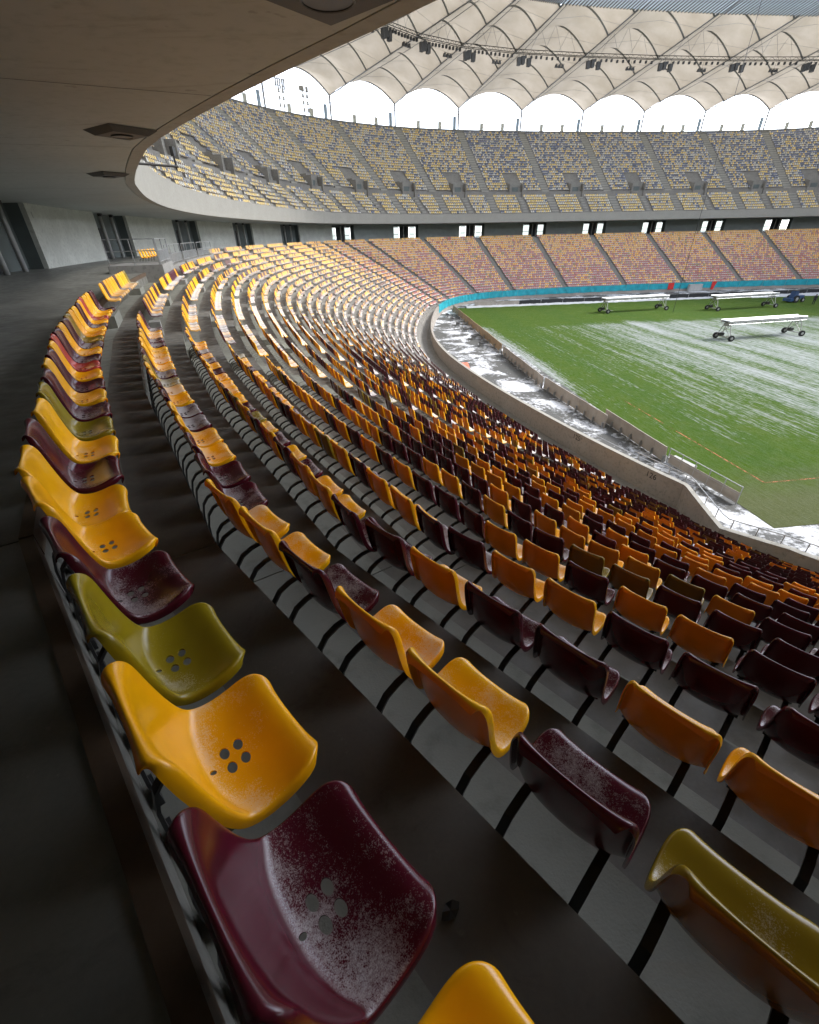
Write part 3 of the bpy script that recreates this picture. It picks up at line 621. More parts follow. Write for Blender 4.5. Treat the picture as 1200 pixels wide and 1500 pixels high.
# a short row of seats on the platform itself
for i in range(6): 
    s = 32.0 + i * .85; p = P(s, 23.7, -1.3); n, tg = frame(s); seats.append((p, math.atan2(-tg[1], -tg[0]), 'yellow', .5, 0, s))
ctr = np.array([q[0] + np.array([0, 0, .5]) for q in seats]); px = project(ctr); dist = np.linalg.norm(ctr - np.array([0, 0, EYE]), axis=1)
inview = np.isfinite(px).all(1) & (px[:, 0] > -60) & (px[:, 0] < 1260) & (px[:, 1] > -20) & (px[:, 1] < 1590)
seen_strict = np.zeros(len(seats), bool)
for lx, ly, lz in ((0, .3, .5), (.2, .44, .42), (-.2, .44, .42), (.18, .12, .75), (-.18, .12, .75)):       # does any corner of the seat fall inside the picture?
    q = np.array([[p[0][0] + lx * math.cos(p[1]) - ly * math.sin(p[1]), p[0][1] + lx * math.sin(p[1]) + ly * math.cos(p[1]), p[0][2] + lz] for p in seats]); pq = project(q)
    seen_strict |= np.isfinite(pq).all(1) & (pq[:, 0] > -5) & (pq[:, 0] < 1205) & (pq[:, 1] < 1505) & (pq[:, 1] > -5)
order = [i for i in np.argsort(dist) if seen_strict[i] and seats[i][4] > 0][:294] + [i for i in range(len(seats)) if seats[i][4] == 0]
chosen = set(order)
ONES = ['', 'first', 'second', 'third', 'fourth', 'fifth', 'sixth', 'seventh', 'eighth', 'ninth', 'tenth', 'eleventh', 'twelfth', 'thirteenth', 'fourteenth', 'fifteenth', 'sixteenth', 'seventeenth', 'eighteenth', 'nineteenth']
TENS = {2: ('twenty', 'twentieth'), 3: ('thirty', 'thirtieth'), 4: ('forty', 'fortieth'), 5: ('fifty', 'fiftieth')}
def ordinal(n): return ONES[n] if n < 20 else (TENS[n // 10][1] if n % 10 == 0 else TENS[n // 10][0] + '-' + ONES[n % 10])
rank = {}
for k in range(0, NROW + 1):
    for r, i in enumerate(sorted((i for i in range(len(seats)) if seats[i][4] == k and seen_strict[i]), key=lambda i: seats[i][5])): rank[i] = r + 1
for i in sorted(chosen, key=lambda i: (seats[i][4], seats[i][5])):
    pos, ang, c, fro, k, s = seats[i]
    e = empty('stadium_seat', tuple(pos), ang, category='seat', group='plastic seats of the lower stand')
    if k == 0: e['label'] = f'{c} plastic seat on the railed platform, {ordinal(rank[i])} from the near end'; e['group'] = 'seats on the railed platform'
    else: e['label'] = f"{c} plastic seat, {ordinal(rank[i])} from the photo's lower edge in the {'topmost' if k == 1 else ordinal(k)} row" + ('' if k == 1 else ' from the top')
    sh = bpy.data.objects.new('shell', SHELL); COL.objects.link(sh); sh.parent = e
    v = 1 + RNG.normal(0, .05); cc = SEATC[c]; sh.color = (min(1, cc[0] * v), cc[1] * v * (1 + RNG.normal(0, .04)), cc[2] * v, fro)
    tilt = RNG.normal(0, .006); sh.rotation_euler = (RNG.normal(0, .008), tilt, RNG.normal(0, .012))
    for x in (-.145, .145):
        b = bpy.data.objects.new('bracket', BRACKET); COL.objects.link(b); b.parent = e; b.location = (x, 0, 0)
def seat_mass(name, idx, label, cat):
    Vs, Fs, Cs = [], [], []; base = 0
    for lodm, sel in ((LODH, [i for i in idx if dist[i] < 7]), (LODM, [i for i in idx if 7 <= dist[i] < 34]), (LODF, [i for i in idx if dist[i] >= 34])):
        if not sel: continue
        V0, F0, dk = lodm; pos = np.array([seats[i][0] for i in sel]); ang = np.array([seats[i][1] for i in sel]); ca, sa_ = np.cos(ang), np.sin(ang)
        X = pos[:, None, 0] + V0[None, :, 0] * ca[:, None] - V0[None, :, 1] * sa_[:, None]
        Y = pos[:, None, 1] + V0[None, :, 0] * sa_[:, None] + V0[None, :, 1] * ca[:, None]
        Z = pos[:, None, 2] + V0[None, :, 2]
        if lodm is LODF: Z = Z + (((V0[:, 1] > .20) & (V0[:, 2] > .40) & (V0[:, 2] < .46))[None] * RNG.uniform(.01, .10, (len(sel), 1)))      # snow lying on the pans
        V = np.stack([X, Y, Z], -1).reshape(-1, 3); n = len(sel)
        Fq = (F0[None] + (np.arange(n) * len(V0))[:, None, None]).reshape(-1, 4) + base
        col = np.array([list(SEATC[seats[i][2]]) + [seats[i][3]] for i in sel]); col[:, :3] *= (1 + RNG.normal(0, .07, (n, 1))); rime = np.clip((np.array([seats[i][5] for i in sel]) - 35) / 90, 0, .28)[:, None] * (0 if 'upper' in name else 1); col[:, :3] = col[:, :3] * (1 - rime) + np.array([.72, .60, .50]) * rime
        C = np.repeat(col[:, None, :], len(V0), 1); C[:, dk] = (0.012, .012, .012, 0)
        sarr = np.array([seats[i][5] for i in sel]); up_ = 'upper' in name
        amt = np.clip((sarr - 5) / 18, 0, 1) if not up_ else np.full(n, 1.0)                 # snow left lying on pan and front edge
        amt = amt * np.where(RNG.random(n) < .86, RNG.uniform(.65, 1, n), .1); lip = (V0[:, 1] > .20) & (V0[:, 2] < .46) & ~dk; C[:, V0[:, 2] > .5, 3] *= .15
        k_ = (amt[:, None] * lip[None])[..., None] * np.clip(.66 + sarr / 200, .66, 1)[:, None, None]; C[..., :3] = C[..., :3] * (1 - k_) + np.where(sarr > 95, .74, .37)[:, None, None] * np.array([1, .985, .97]) * k_
        Vs.append(V); Fs.append(Fq); Cs.append(C.reshape(-1, 4)); base += len(V)
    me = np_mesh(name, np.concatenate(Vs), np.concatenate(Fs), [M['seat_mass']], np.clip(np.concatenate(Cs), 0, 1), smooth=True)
    o = bpy.data.objects.new(name, me); COL.objects.link(o); o['kind'] = 'stuff'; o['label'] = label; o['category'] = cat; return o
seat_mass('lower_stand_seats', [i for i in range(len(seats)) if i not in chosen], 'mass of yellow and maroon seats filling the rest of the lower stand', 'seats')
# upper tier
seats_lower = seats; seats = []
for k in range(1, UN + 1):
    o, z = up_off(k); cuts = sorted(UAISLES + (UMID if k <= UB else []))
    for sa, sb in zip(cuts[:-1], cuts[1:]):
        g0, g1 = (1.1, 1.1)
        pa, pb = P_up(sa, o, z), P_up(sb, o, z); ns = 24; sx = np.linspace(sa, sb, ns); pl = np.array([P_up(q, o + .72, z) for q in sx])
        seg = np.linalg.norm(np.diff(pl, axis=0), axis=1); L = np.concatenate([[0], np.cumsum(seg)]); n = int((L[-1] - 2.0) / .5); pad = (L[-1] - n * .5) / 2
        for i in range(n):
            l = pad + (i + .5) * .5; s = float(np.interp(l, L, sx)); p = np.array([np.interp(l, L, pl[:, c]) for c in range(3)])
            if UB < k < UB + 8:
                m = min(UMID, key=lambda q: abs(q - s)); mp = P_up(m, o, z)
                if np.hypot(*(mp - p)[:2]) < 2.2: continue
            n_, tg = frame(s); r = RNG.random(); pbu = np.interp(k, [1, 8, 14, 33], [.04, .08, .20, .36]) + (0.18 if s > 150 else 0) * (k > 8)
            c = 'blue' if r < pbu else ('grey' if r > .72 else 'pale yellow')
            seats.append((p, math.atan2(-tg[1], -tg[0]), c, float(np.clip(.78 + RNG.normal(0, .12), 0, 1)), k, s))
ctr = np.array([q[0] for q in seats]); dist = np.linalg.norm(ctr - np.array([0, 0, EYE]), axis=1) + 100
pxu = project(ctr); keep = [i for i in range(len(seats)) if np.isfinite(pxu[i]).all() and -200 < pxu[i][0] < 1500]
seat_mass('upper_stand_seats', keep, 'mass of pale yellow and blue seats filling the upper stand', 'seats')

# ------------------------------------------------------------------ pitch-side wall
pw = empty('parapet_wall', label='long curved concrete wall with metal rail between seats and pitch', category='wall')
edges = [s for s in np.arange(-22, 11.0, 2.9)] + [11.0] + list(np.arange(11.0 + 5.0, 110, 5.0)) + list(np.arange(111, 241, 6.5))
edges = sorted(set([round(float(x), 2) for x in edges] + [6.6, 3.2]))
edges = [e for i, e in enumerate(edges) if i == 0 or e - edges[i - 1] > .8 or e in (11.0, 6.6, 3.2)]
ZT, ZB = -10.9, -12.65
for s0, s1 in zip(edges[:-1], edges[1:]):
    mb = MB(); ss = np.linspace(s0 + .006, s1 - .006, 4)
    for a, b in zip(ss[:-1], ss[1:]):
        da, db = dent(a), dent(b)
        mb.hexa([P(a, da, ZB), P(b, db, ZB), P(b, db + .22, ZB), P(a, da + .22, ZB), P(a, da, ZT), P(b, db, ZT), P(b, db + .22, ZT), P(a, da + .22, ZT)])
    mb.build('wall_panel', M['parapet'], pw)
    if s1 < 60:
        mb = MB()
        for a, b in zip(ss[:-1], ss[1:]):
            da, db = dent(a) - .03, dent(b) - .03
            mb.hexa([P(a, da, ZT), P(b, db, ZT), P(b, db + .27, ZT), P(a, da + .27, ZT), P(a, da, ZT + .035), P(b, db, ZT + .035), P(b, db + .27, ZT + .035), P(a, da + .27, ZT + .035)])
        mb.build('coping', M['fascia'], pw)
rail_s = np.arange(-21, 16, .5)
mb = MB(); mb.tube([P(s, dent(s) - .10, ZT + .42) for s in rail_s], .024, 6)
mb.build('handrail', M['steel'], pw, smooth=True)
for s in np.arange(-20, 16, 1.25):
    MB().tube([P(s, dent(s) - .10, ZT - .15), P(s, dent(s) - .10, ZT + .42)], .02, 6).build('rail_post', M['grey_steel'], pw)
mb = MB(); mb.tube([P(s, -.35, ZT + .1) for s in np.arange(11, 34, 1.0)], .02, 5); mb.build('lower_rail', M['steel'], pw)
def text_obj(name, body, size, loc, face, parent=None, mat='ink', **pr):
    cu = bpy.data.curves.new(name, 'FONT'); cu.body = body; cu.size = size; cu.align_x = 'CENTER'; cu.align_y = 'CENTER'; cu.extrude = 0.002
    o = bpy.data.objects.new(name, cu); COL.objects.link(o); cu.materials.append(M[mat])
    f = np.asarray(face, float); f /= np.linalg.norm(f); xax = np.cross(ZUP, f)
    o.matrix_world = Matrix(((xax[0], 0, f[0], loc[0]), (xax[1], 0, f[1], loc[1]), (xax[2], 1, f[2], loc[2]), (0, 0, 0, 1)))
    if parent: o.parent = parent
    for k, v in pr.items(): o[k] = v
    return o
for s, body in ((13.4, '126'), (20.4, '125')):
    n, tg = frame(s); text_obj('painted_number', body, .44, P(s, .235, ZT - .30), n, pw)

# ------------------------------------------------------------------ back wall of the walkway
bw = empty('concourse_wall', label='grey wall behind the walkway with dark recesses and pale columns', category='wall')
def wall_piece(name, s0, s1, d, z0, z1, mat, th=.2, n=4, par=bw):
    mb = MB(); ss = np.linspace(s0, s1, n)
    for a, b in zip(ss[:-1], ss[1:]):
        mb.hexa([P(a, d, z0), P(b, d, z0), P(b, d + th, z0), P(a, d + th, z0), P(a, d, z1), P(b, d, z1), P(b, d + th, z1), P(a, d + th, z1)])
    return mb.build(name, mat, par)
ZW0, ZW1 = -1.32, 1.72
starts = [33.1 + 16.83 * i for i in range(-4, 13)]
for i, s0 in enumerate(starts):
    a, b = s0, s0 + 10.4                                           # pale panel, then a dark recess 6.4 m wide
    pan = wall_piece('wall_panel', a, b, DW, ZW0, ZW1, M['wallc'] if i < 9 else M['far_panel'], .25)
    nx = s0 + 16.83
    far = s0 > 90
    for q in (b - .1, nx - .02): wall_piece('recess_return', q, q + .12, DW + .24, ZW0, ZW1, M['dark_panel'], .7, 2)
    if not far:
        wall_piece('recess_panel', b, nx, DW + .9, ZW0, ZW1, M['dark_panel'])
    else:
        wall_piece('recess_panel', b, b + .3, DW + .9, ZW0, ZW1, M['dark_panel']); wall_piece('recess_panel', nx - .3, nx, DW + .9, ZW0, ZW1, M['dark_panel'])
        wall_piece('recess_panel', b + 2.1, nx - 2.1, DW + .9, ZW0, ZW1, M['door_dark'])
        wall_piece('recess_panel', b + .3, nx - .3, DW + .9, 1.3, ZW1, M['dark_panel'])
        for c in (b + 1.2, nx - 1.2):
            n, tg = frame(c); dr = empty('glazed_door', (0, 0, 0)); dr.parent = bw
            for w in (-.85, .85): MB().box(P(c + w, DW + .95, 0.0), tg * .05, n * .04, ZUP * 1.30).build('stile', M['white_paint'], dr)
            for z in (-1.22, -.2, 1.24): MB().box(P(c, DW + .95, z), tg * .82, n * .036, ZUP * .05).build('rail', M['white_paint'], dr)
            MB().box(P(c, DW + .95, 0), tg * .80, n * .008, ZUP * 1.25).build('pane', M['glass'], dr)
    for q in ((0.28, 0.62) if not far else (.42, .58)):
        c = b + (nx - b) * q; n, tg = frame(c); MB().tube([P(c, DW + .25, ZW0), P(c, DW + .25, ZW1)], .13, 10).build('column', M['column'], bw, smooth=True)
        MB().box(P(c, DW + .2, ZW1 - .12), tg * .16, n * .12, ZUP * .09).build('lamp_box', M['black'], bw)
    if not far:
        c = b + (nx - b) * .45; n, tg = frame(c); d_ = MB().box(P(c, DW + .86, ZW0 + 1.05), tg * .5, n * .03, ZUP * 1.05).build('door', M['door_dark'], bw)
        for c, body in ((a + .75, '124' if i % 2 else '122'), (b - .75, '123' if i % 2 else '121')):
            n, tg = frame(c); text_obj('painted_number', body, .42, P(c, DW - .004, 1.18), -n, bw)

# ------------------------------------------------------------------ railed platform and guard railings on the left
def railing(s0, s1, d, z, h, label, d_end=None):
    r = empty('guard_railing', tuple(P((s0 + s1) / 2, d, z)), label=label, category='railing', group='railings round the platform')
    inv = r.location.copy()
    def B(mb, name):
        o = mb.build(name, M['steel'], r); o.location = -Vector(inv); return o
    ss = np.linspace(s0, s1, max(3, int((s1 - s0) / .8)))
    for hh in (h, h * .55, .12): B(MB().tube([P(s, d, z + hh) for s in ss], .022 if hh == h else .014, 6), 'rail')
    for s in np.linspace(s0, s1, max(2, int((s1 - s0) / 1.6) + 1)): B(MB().tube([P(s, d, z), P(s, d, z + h)], .022, 6), 'post')
    for s in np.arange(s0 + .15, s1, .16): B(MB().tube([P(s, d, z + .12), P(s, d, z + h * .55)], .010, 4), 'bar')
pb = MB(); a, b = PLATFORM[0], PLATFORM[0] + 3.6
def block(s0, s1, d0, d1, z0, z1, n=3):
    mb = MB(); ss = np.linspace(s0, s1, n)
    for p, q in zip(ss[:-1], ss[1:]): mb.hexa([P(p, d0, z0), P(q, d0, z0), P(q, d1, z0), P(p, d1, z0), P(p, d0, z1), P(q, d0, z1), P(q, d1, z1), P(p, d1, z1)])
    return mb
block(PLATFORM[0] + .1, PLATFORM[0] + 4.4, D1 - .80, D1 + 1.4, -1.72, -1.0).build('platform_block', M['plat'], label='raised concrete platform block at the end of the top row', category='platform')
segs = [(PLATFORM[0] + .2, PLATFORM[0] + 4.3, D1 - .74, -1.0, 'railing on the raised concrete block at the end of the top row'),
        (PLATFORM[0] + 5.0, 36.6, D1 - .5, -1.3, 'first long railing along the platform after the concrete block'),
        (37.4, 43.2, D1 - .5, -1.3, 'second long railing along the platform after the concrete block'), (44.0, 49.7, D1 - .5, -1.3, 'farthest long railing along the platform on the walkway')]
for s0, s1, d, z, lab in segs: railing(s0, s1, d, z, 1.0, lab)
for s0, s1 in ((PLATFORM[0] + 4.9, 36.7), (37.3, 49.8)):
    block(s0, s1, D1 - .62, D1 - .005, -1.72, -1.295, 8).build('platform_kerb', M['plat'], label=('near' if s0 < 36 else 'far') + ' concrete kerb carrying the platform railings above the seats', category='kerb')
n, tg = frame(PLATFORM[0] + .1)
mb = MB()
r = empty('guard_railing', label='short end railing crossing from platform block towards the walkway', category='railing', group='railings round the platform')
for hh in (1.0, .55, .12): MB().tube([P(PLATFORM[0] + .15, q, -1.0 + hh) for q in (D1 - .7, D1 + 1.3)], .02, 6).build('rail', M['steel'], r)
for q in (D1 - .7, D1 + .3, D1 + 1.3): MB().tube([P(PLATFORM[0] + .15, q, -1.0), P(PLATFORM[0] + .15, q, 0)], .022, 6).build('post', M['steel'], r)
# pale step block where the aisle meets the walkway
block(12.55, 13.85, D1 - .05, D1 - .42, -1.70, -1.45, 2).build('step_block', M['terrace'], label='concrete step block at the head of the aisle by the walkway', category='step')
block(19.0 - 5.6, 19.0 - 5.2, D1 - 1.25, D1 - 1.0, -2.10, -1.75, 2).build('end_block', M['plat'], label='small concrete end block beside the aisle in the second row', category='block')

# ------------------------------------------------------------------ things under the ceiling
def ceil_speaker(c, ax, w, label):
    c = np.array([c[0], c[1], EYE + c[2]]); ax = np.array([math.cos(ax), math.sin(ax), 0]); ay = np.array([-ax[1], ax[0], 0])
    e = empty('ceiling_speaker', label=label, category='loudspeaker', group='loudspeakers under the ceiling')
    h = w * .09; p = [c + i * ax * w / 2 + j * ay * w / 2 for i, j in ((-1, -1), (1, -1), (1, 1), (-1, 1))]
    q = [c + i * ax * w * .36 + j * ay * w * .36 - ZUP * h for i, j in ((-1, -1), (1, -1), (1, 1), (-1, 1))]
    MB().hexa(q + p).build('housing', M['speaker'], e)
    MB().disc(c - ZUP * (h + .004), ZUP, w * .19, .02, 24).build('cone', M['black'], e, smooth=False)
    MB().tube([c - ZUP * (h + .012) + w * .2 * np.array([math.cos(t), math.sin(t), 0]) for t in np.linspace(0, 2 * math.pi, 25)], .012, 5).build('rim', M['black'], e)
ceil_speaker((-0.60, 5.45, 1.79), math.radians(50), 1.15, 'large dark loudspeaker under the ceiling edge at the top of the photo')
ceil_speaker((-5.45, 11.2, 1.785), math.radians(57), .95, 'dark loudspeaker in the middle of the ceiling above the walkway')
ceil_speaker((-9.4, 17.7, 1.78), math.radians(60), .9, 'small farthest loudspeaker under the ceiling')
# seams of the cast ceiling: thin raised joint strips
cs = M['speaker']
ceil_o = bpy.data.objects['ceiling']
for s in np.arange(-1.5, 60, 5.4):
    mb = MB(); pts = np.linspace(d_edge(s) + .36, DW, 6)
    zz = lambda d: np.interp(d, [d_edge(s) + LIP, DW + 3], [HC, 1.66]) - .003
    for d0, d1 in zip(pts[:-1], pts[1:]): mb.quad(P(s - .012, d0, zz(d0)), P(s + .012, d0, zz(d0)), P(s + .012, d1, zz(d1)), P(s - .012, d1, zz(d1)))
    mb.build('joint_strip', cs, ceil_o)
bm_ = empty('camera_boom', label='black boom with a small camera mast on the ceiling edge', category='camera boom')
b0 = np.array([-6.9, 17.4, EYE + 1.95]); b1 = np.array([-6.05, 18.2, EYE + 1.95])
MB().tube([P(19.0, d_edge(19) + .1, 1.95), P(19.6, d_edge(19.6) - 1.25, 1.95)], .035, 6).build('arm', M['black'], bm_)
e1 = P(19.6, d_edge(19.6) - 1.2, 1.95); MB().tube([e1 - ZUP * .08, e1 + ZUP * .45], .03, 6).build('mast', M['black'], bm_); MB().box(e1 + ZUP * .38, (.05, 0, 0), (0, .09, 0), ZUP * .12).build('camera_body', M['black'], bm_)
for i, (s, d) in enumerate(((14.5, 24.6), (17.2, 25.8))):
    c = P(s, d, 1.68); e = empty('dome_camera', label=('near' if i == 0 else 'far') + ' small white dome camera under the ceiling by the walkway', category='camera')
    MB().tube([c + ZUP * .08, c + ZUP * .02], .06, 12).build('base', M['white_paint'], e); MB().tube([c + ZUP * .02, c - ZUP * .02, c - ZUP * .045], [.05, .04, .012], 12).build('dome', M['black'], e, smooth=True)

# ------------------------------------------------------------------ advertising boards, banner, benches on the track
def yaw_box(mb, uv0, uv1, z0, z1, th, mi=0, lean=0.0):
    a, b = uv2w(*uv0), uv2w(*uv1); t = (b - a) / np.linalg.norm(b - a); n = np.array([-t[1], t[0]])
    lo = [np.array([*(p + n * q), z0]) for p, q in ((a, 0), (b, 0), (b, th), (a, th))]; hi = [np.array([*(p + n * (q + lean)), z1]) for p, q in ((a, 0), (b, 0), (b, th), (a, th))]
    return mb.hexa(lo + hi, mi)
def board_run(pts, n, z1, mat, label, lean=0.0, th=.06):
    e = empty('advertising_board', label=label, category='board', group='boards behind the goal line')
    (u0, v0), (u1, v1) = pts
    for i in range(n):
        f0, f1 = (i + .006) / n, (i + .994) / n; j0 = random.uniform(-.03, .03)
        A = (u0 + (u1 - u0) * f0 + j0, v0 + (v1 - v0) * f0); B_ = (u0 + (u1 - u0) * f1 + j0, v0 + (v1 - v0) * f1)
        yaw_box(MB(), A, B_, .02, z1, th, 0, lean).build('panel', mat, e)
    for i in range(n + 1):
        f = i / n; u, v = u0 + (u1 - u0) * f, v0 + (v1 - v0) * f
        yaw_box(MB(), (u - .22, v), (u - .05, v), 0.0, z1 * .45, .05).build('strut', M['steel'], e)
    return e
board_run(((-3.4, 69.0), (-4.9, 34.5)), 12, 1.05, M['brown_board'], 'long brown boards behind the far half of the goal line')
board_run(((-5.0, 33.6), (-5.45, 20.0)), 10, 1.0, M['grey_board'], 'weathered grey boards behind the middle of the goal line')
board_run(((-5.45, 19.8), (-4.9, 9.4)), 8, 1.0, M['grey_board'], 'grey boards running on to the break behind the goal line', .08)
board_run(((-4.2, 10.6), (-4.0, 3.4)), 6, 1.05, M['grey_board'], 'near grey boards leaning back beside the pitch corner', -.12)
yaw_box(MB(), (-4.0, 3.3), (-3.7, 1.7), .3, .42, .7).build('white_board', M['white_paint'], label='white board lying at the near end of the leaning boards', category='board')
rp = MB(); e = empty('corner_railing', label='low grey metal barrier between parapet wall and pitch corner', category='railing')
for z in (.15, .6, 1.05): MB().tube([(*uv2w(-4.0, 3.2), z), (*uv2w(-3.4, -1.9), z)], .025, 6).build('rail', M['steel'], e)
yaw_box(MB(), (-4.0, 3.1), (-3.42, -1.9), .1, .7, .02).build('infill_panel', M['grey_board'], e)
for f in np.linspace(0, 1, 6): MB().tube([(*uv2w(-4.0 + .6 * f, 3.2 - 5.1 * f), 0), (*uv2w(-4.0 + .6 * f, 3.2 - 5.1 * f), 1.08)], .025, 6).build('post', M['steel'], e)
# teal cloth over the far wall
ban = empty('teal_banner', label='long teal cloth banner covering the far pitch-side wall', category='banner')
for s0, s1 in zip(np.arange(92, 240, 6.0), np.arange(98, 246, 6.0)):
    mb = MB(); ss = np.linspace(s0 + .03, s1 - .03, 7); zj = random.uniform(-.03, .04)
    a = np.array([P(s, -.05 - .04 * math.sin(3 * s), -10.80 + zj + .02 * math.sin(2.2 * s)) for s in ss]); b = np.array([P(s, -.07 - .05 * math.sin(2.3 * s + 1), -12.02 + .04 * math.sin(1.7 * s)) for s in ss]); n = len(ss)
    top = np.array([P(s, .20, -10.82 + zj) for s in ss])
    mb.add(np.concatenate([a, b, top]), [(i, i + 1, n + i + 1, n + i) for i in range(n - 1)] + [(i, 2 * n + i, 2 * n + i + 1, i + 1) for i in range(n - 1)])
    mb.build('cloth_panel', M['teal'], ban)
# dark low boards and the snow bank along the far touchline
db = empty('dark_boards', label='low dark boards along the far touchline in front of the banner', category='board')
for i in range(22):
    u = 2.0 + i * 4.6; yaw_box(MB(), (u, 73.6), (u + 4.5, 73.6), .05, .85, .06).build('panel', M['grey_board'] if i < 2 else M['door_dark'], db)
def snow_bank(name, u0, u1, v, w, h, label):
    n, m = int((u1 - u0) / .5), 9; V = []; 
    for i in range(n + 1):
        for j in range(m):
            f = j / (m - 1); u = u0 + (u1 - u0) * i / n; ww = w * (1 + .25 * math.sin(u * 1.3) + .2 * math.sin(u * 3.1)); vv = v + (f - .5) * ww
            z = h * math.sin(math.pi * f) * (0.6 + .4 * RNG.random()) - .01 if 0 < j < m - 1 else -.02
            V.append((*uv2w(u, vv), z))
    F = [(i * m + j, (i + 1) * m + j, (i + 1) * m + j + 1, i * m + j + 1) for i in range(n) for j in range(m - 1)]
    return MB().add(V, F).build(name, M['snow'], smooth=True, kind='stuff', label=label, category='snow')
snow_bank('snow_bank', 0, 104, 72.6, 1.1, .35, 'low bank of cleared snow along the far touchline')
snow_bank('snow_heap', 60, 80, 70.9, .9, .25, 'loose heaps of snow beside the tractor')
# benches / tables in the strip behind the boards, and an orange board lying there
for i, v in enumerate((62.5, 58.0, 53.2, 48.0, 42.5, 38.0)):
    e = empty('low_bench', label=f'{ordinal(i + 1)} low dark bench from the far end behind the brown boards', category='bench', group='benches behind the goal line')
    u = -5.4 - .02 * (68 - v); yaw_box(MB(), (u, v), (u, v + 1.3), .40, .46, .45).build('seat', M['black'], e)
    for q in (0.15, 1.1): yaw_box(MB(), (u - .05, v + q), (u - .05, v + q + .06), 0, .40, .36).build('leg', M['grey_steel'], e)
e = empty('orange_board', label='pale orange board lying on the snowy strip behind the goal line', category='board')
yaw_box(MB(), (-11.2, 23.5), (-10.2, 30.0), .10, .16, 1.3).build('panel', M['orange_board'], e)
for v in (24.2, 29.0): yaw_box(MB(), (-11.0, v), (-10.95, v + .12), 0, .10, 1.1).build('batten', M['grey_steel'], e)
# things hung on the banner
for (s, w, lab) in ((187.8, 1.5, 'square red cloth hung on the teal banner'), (199.2, 1.3, 'narrow red cloth hung on the teal banner, nearer the tractor')):
    mb = MB(); ss = np.linspace(s - w / 2, s + w / 2, 5); a = [P(q, -.16 - .03 * math.sin(5 * q), -10.75) for q in ss]; b = [P(q if w > 1.4 else s - .35 + (q - s) * .5, -.2, -12.1 if w > 1.4 else -12.4) for q in ss]
    mb.add(np.array(a + b), [(i, i + 1, 6 + i, 5 + i) for i in range(4)]).build('red_cloth', M['redc'], label=lab, category='cloth')
e = empty('white_cabinet', label='white cabinet standing before the teal banner between the red cloths', category='cabinet')
c = P(193.6, -1.0, -12.6); n, tg = frame(193.6); MB().box(c + ZUP * .75, tg * 1.6, n * .35, ZUP * .75).build('body', M['white_paint'], e)
for q in (-.8, 0, .8): MB().box(c + ZUP * .75 - n * .36 + tg * q, tg * .33, n * .012, ZUP * .55).build('door', M['column'], e)

# ------------------------------------------------------------------ pitch grow-light machines
def grow_light(p0, p1, label):
    p0, p1 = np.array(p0), np.array(p1); t = (p1 - p0) / np.linalg.norm(p1 - p0); n = np.array([-t[1], t[0]]); T3, N3 = np.array([*t, 0]), np.array([*n, 0]); L = np.linalg.norm(p1 - p0)
    c0 = np.array([*p0, 0.]); e = empty('grow_light_machine', tuple(c0), label=label, category='grow light', group='grow light machines on the pitch'); off = -Vector(c0)
    def B(mb, name, mat, par=e):
        o = mb.build(name, M[mat], par)
        if par is e: o.location = off
        return o
    for q in (-.6, .6): B(MB().box(c0 + T3 * L / 2 + N3 * q + ZUP * 2.2, T3 * (L / 2 + .5), N3 * .12, ZUP * .09), 'lamp_beam', 'white_paint')
    B(MB().box(c0 + T3 * L / 2 + ZUP * 2.33, T3 * (L / 2 + .5), N3 * .68, ZUP * .03), 'cover', 'snow')
    for f in np.linspace(.02, .98, 12): B(MB().box(c0 + T3 * L * f + ZUP * 2.05, T3 * .14, N3 * .62, ZUP * .07), 'lamp', 'grey_steel')
    zz = MB(); nz = 22
    for i in range(nz):
        for q in (-.7, .7): zz.tube([c0 + T3 * L * i / nz + N3 * q + ZUP * (1.95 if i % 2 else 2.4), c0 + T3 * L * (i + 1) / nz + N3 * q + ZUP * (2.4 if i % 2 else 1.95)], .022, 4)
    for q in (-.7, .7):
        for z in (1.95, 2.4): zz.tube([c0 - T3 * .5 + N3 * q + ZUP * z, c0 + T3 * (L + .5) + N3 * q + ZUP * z], .03, 4)
    B(zz, 'side_truss', 'steel')
    B(MB().tube([c0 + T3 * .2 + N3 * .4 + ZUP * 1.8, c0 + T3 * .5 + N3 * .8 + ZUP * .9, c0 + T3 * 1.2 + N3 * 1.2 + ZUP * .05, c0 + T3 * 3.0 + N3 * 1.6 + ZUP * .03], .03, 5), 'cable', 'black')
    for f in (0, 1):
        b = c0 + T3 * L * f
        for sg in (-1, 1):
            B(MB().tube([b + N3 * sg * 1.1 + ZUP * .35, b + N3 * sg * .45 + ZUP * 2.1], .05, 6), 'leg', 'white_paint')
            B(MB().tube([b + N3 * sg * 1.1 + ZUP * .35, b - N3 * sg * .30 + ZUP * 1.6], .04, 6), 'brace', 'white_paint')
            w = B(MB().disc(b + N3 * sg * 1.25 + ZUP * .36, T3 * .25 + N3, .36, .22, 16), 'wheel', 'rubber')
            MB().disc(b + N3 * sg * 1.26 + ZUP * .36, T3 * .25 + N3, .17, .25, 12).build('hub', M['white_paint'], w)
        B(MB().box(b + N3 * .5 + ZUP * .62, T3 * .3, N3 * .22, ZUP * .18), 'motor', 'black')
        B(MB().tube([b - N3 * 1.1 + ZUP * .4, b + N3 * 1.1 + ZUP * .4], .06, 6), 'axle', 'white_paint')
        B(MB().box(b + ZUP * 1.9, T3 * .22, N3 * .3, ZUP * .22), 'control_box', 'grey_steel')
grow_light((35.4, 84.5), (46.9, 87.0), 'white wheeled grow light machine farthest from the tractor by the touchline')
grow_light((54.8, 84.6), (66.8, 87.2), 'white wheeled grow light machine beside the tractor along the far touchline')
grow_light((41.8, 60.4), (52.7, 62.7), 'white wheeled grow light machine standing on the snowy middle of the pitch')
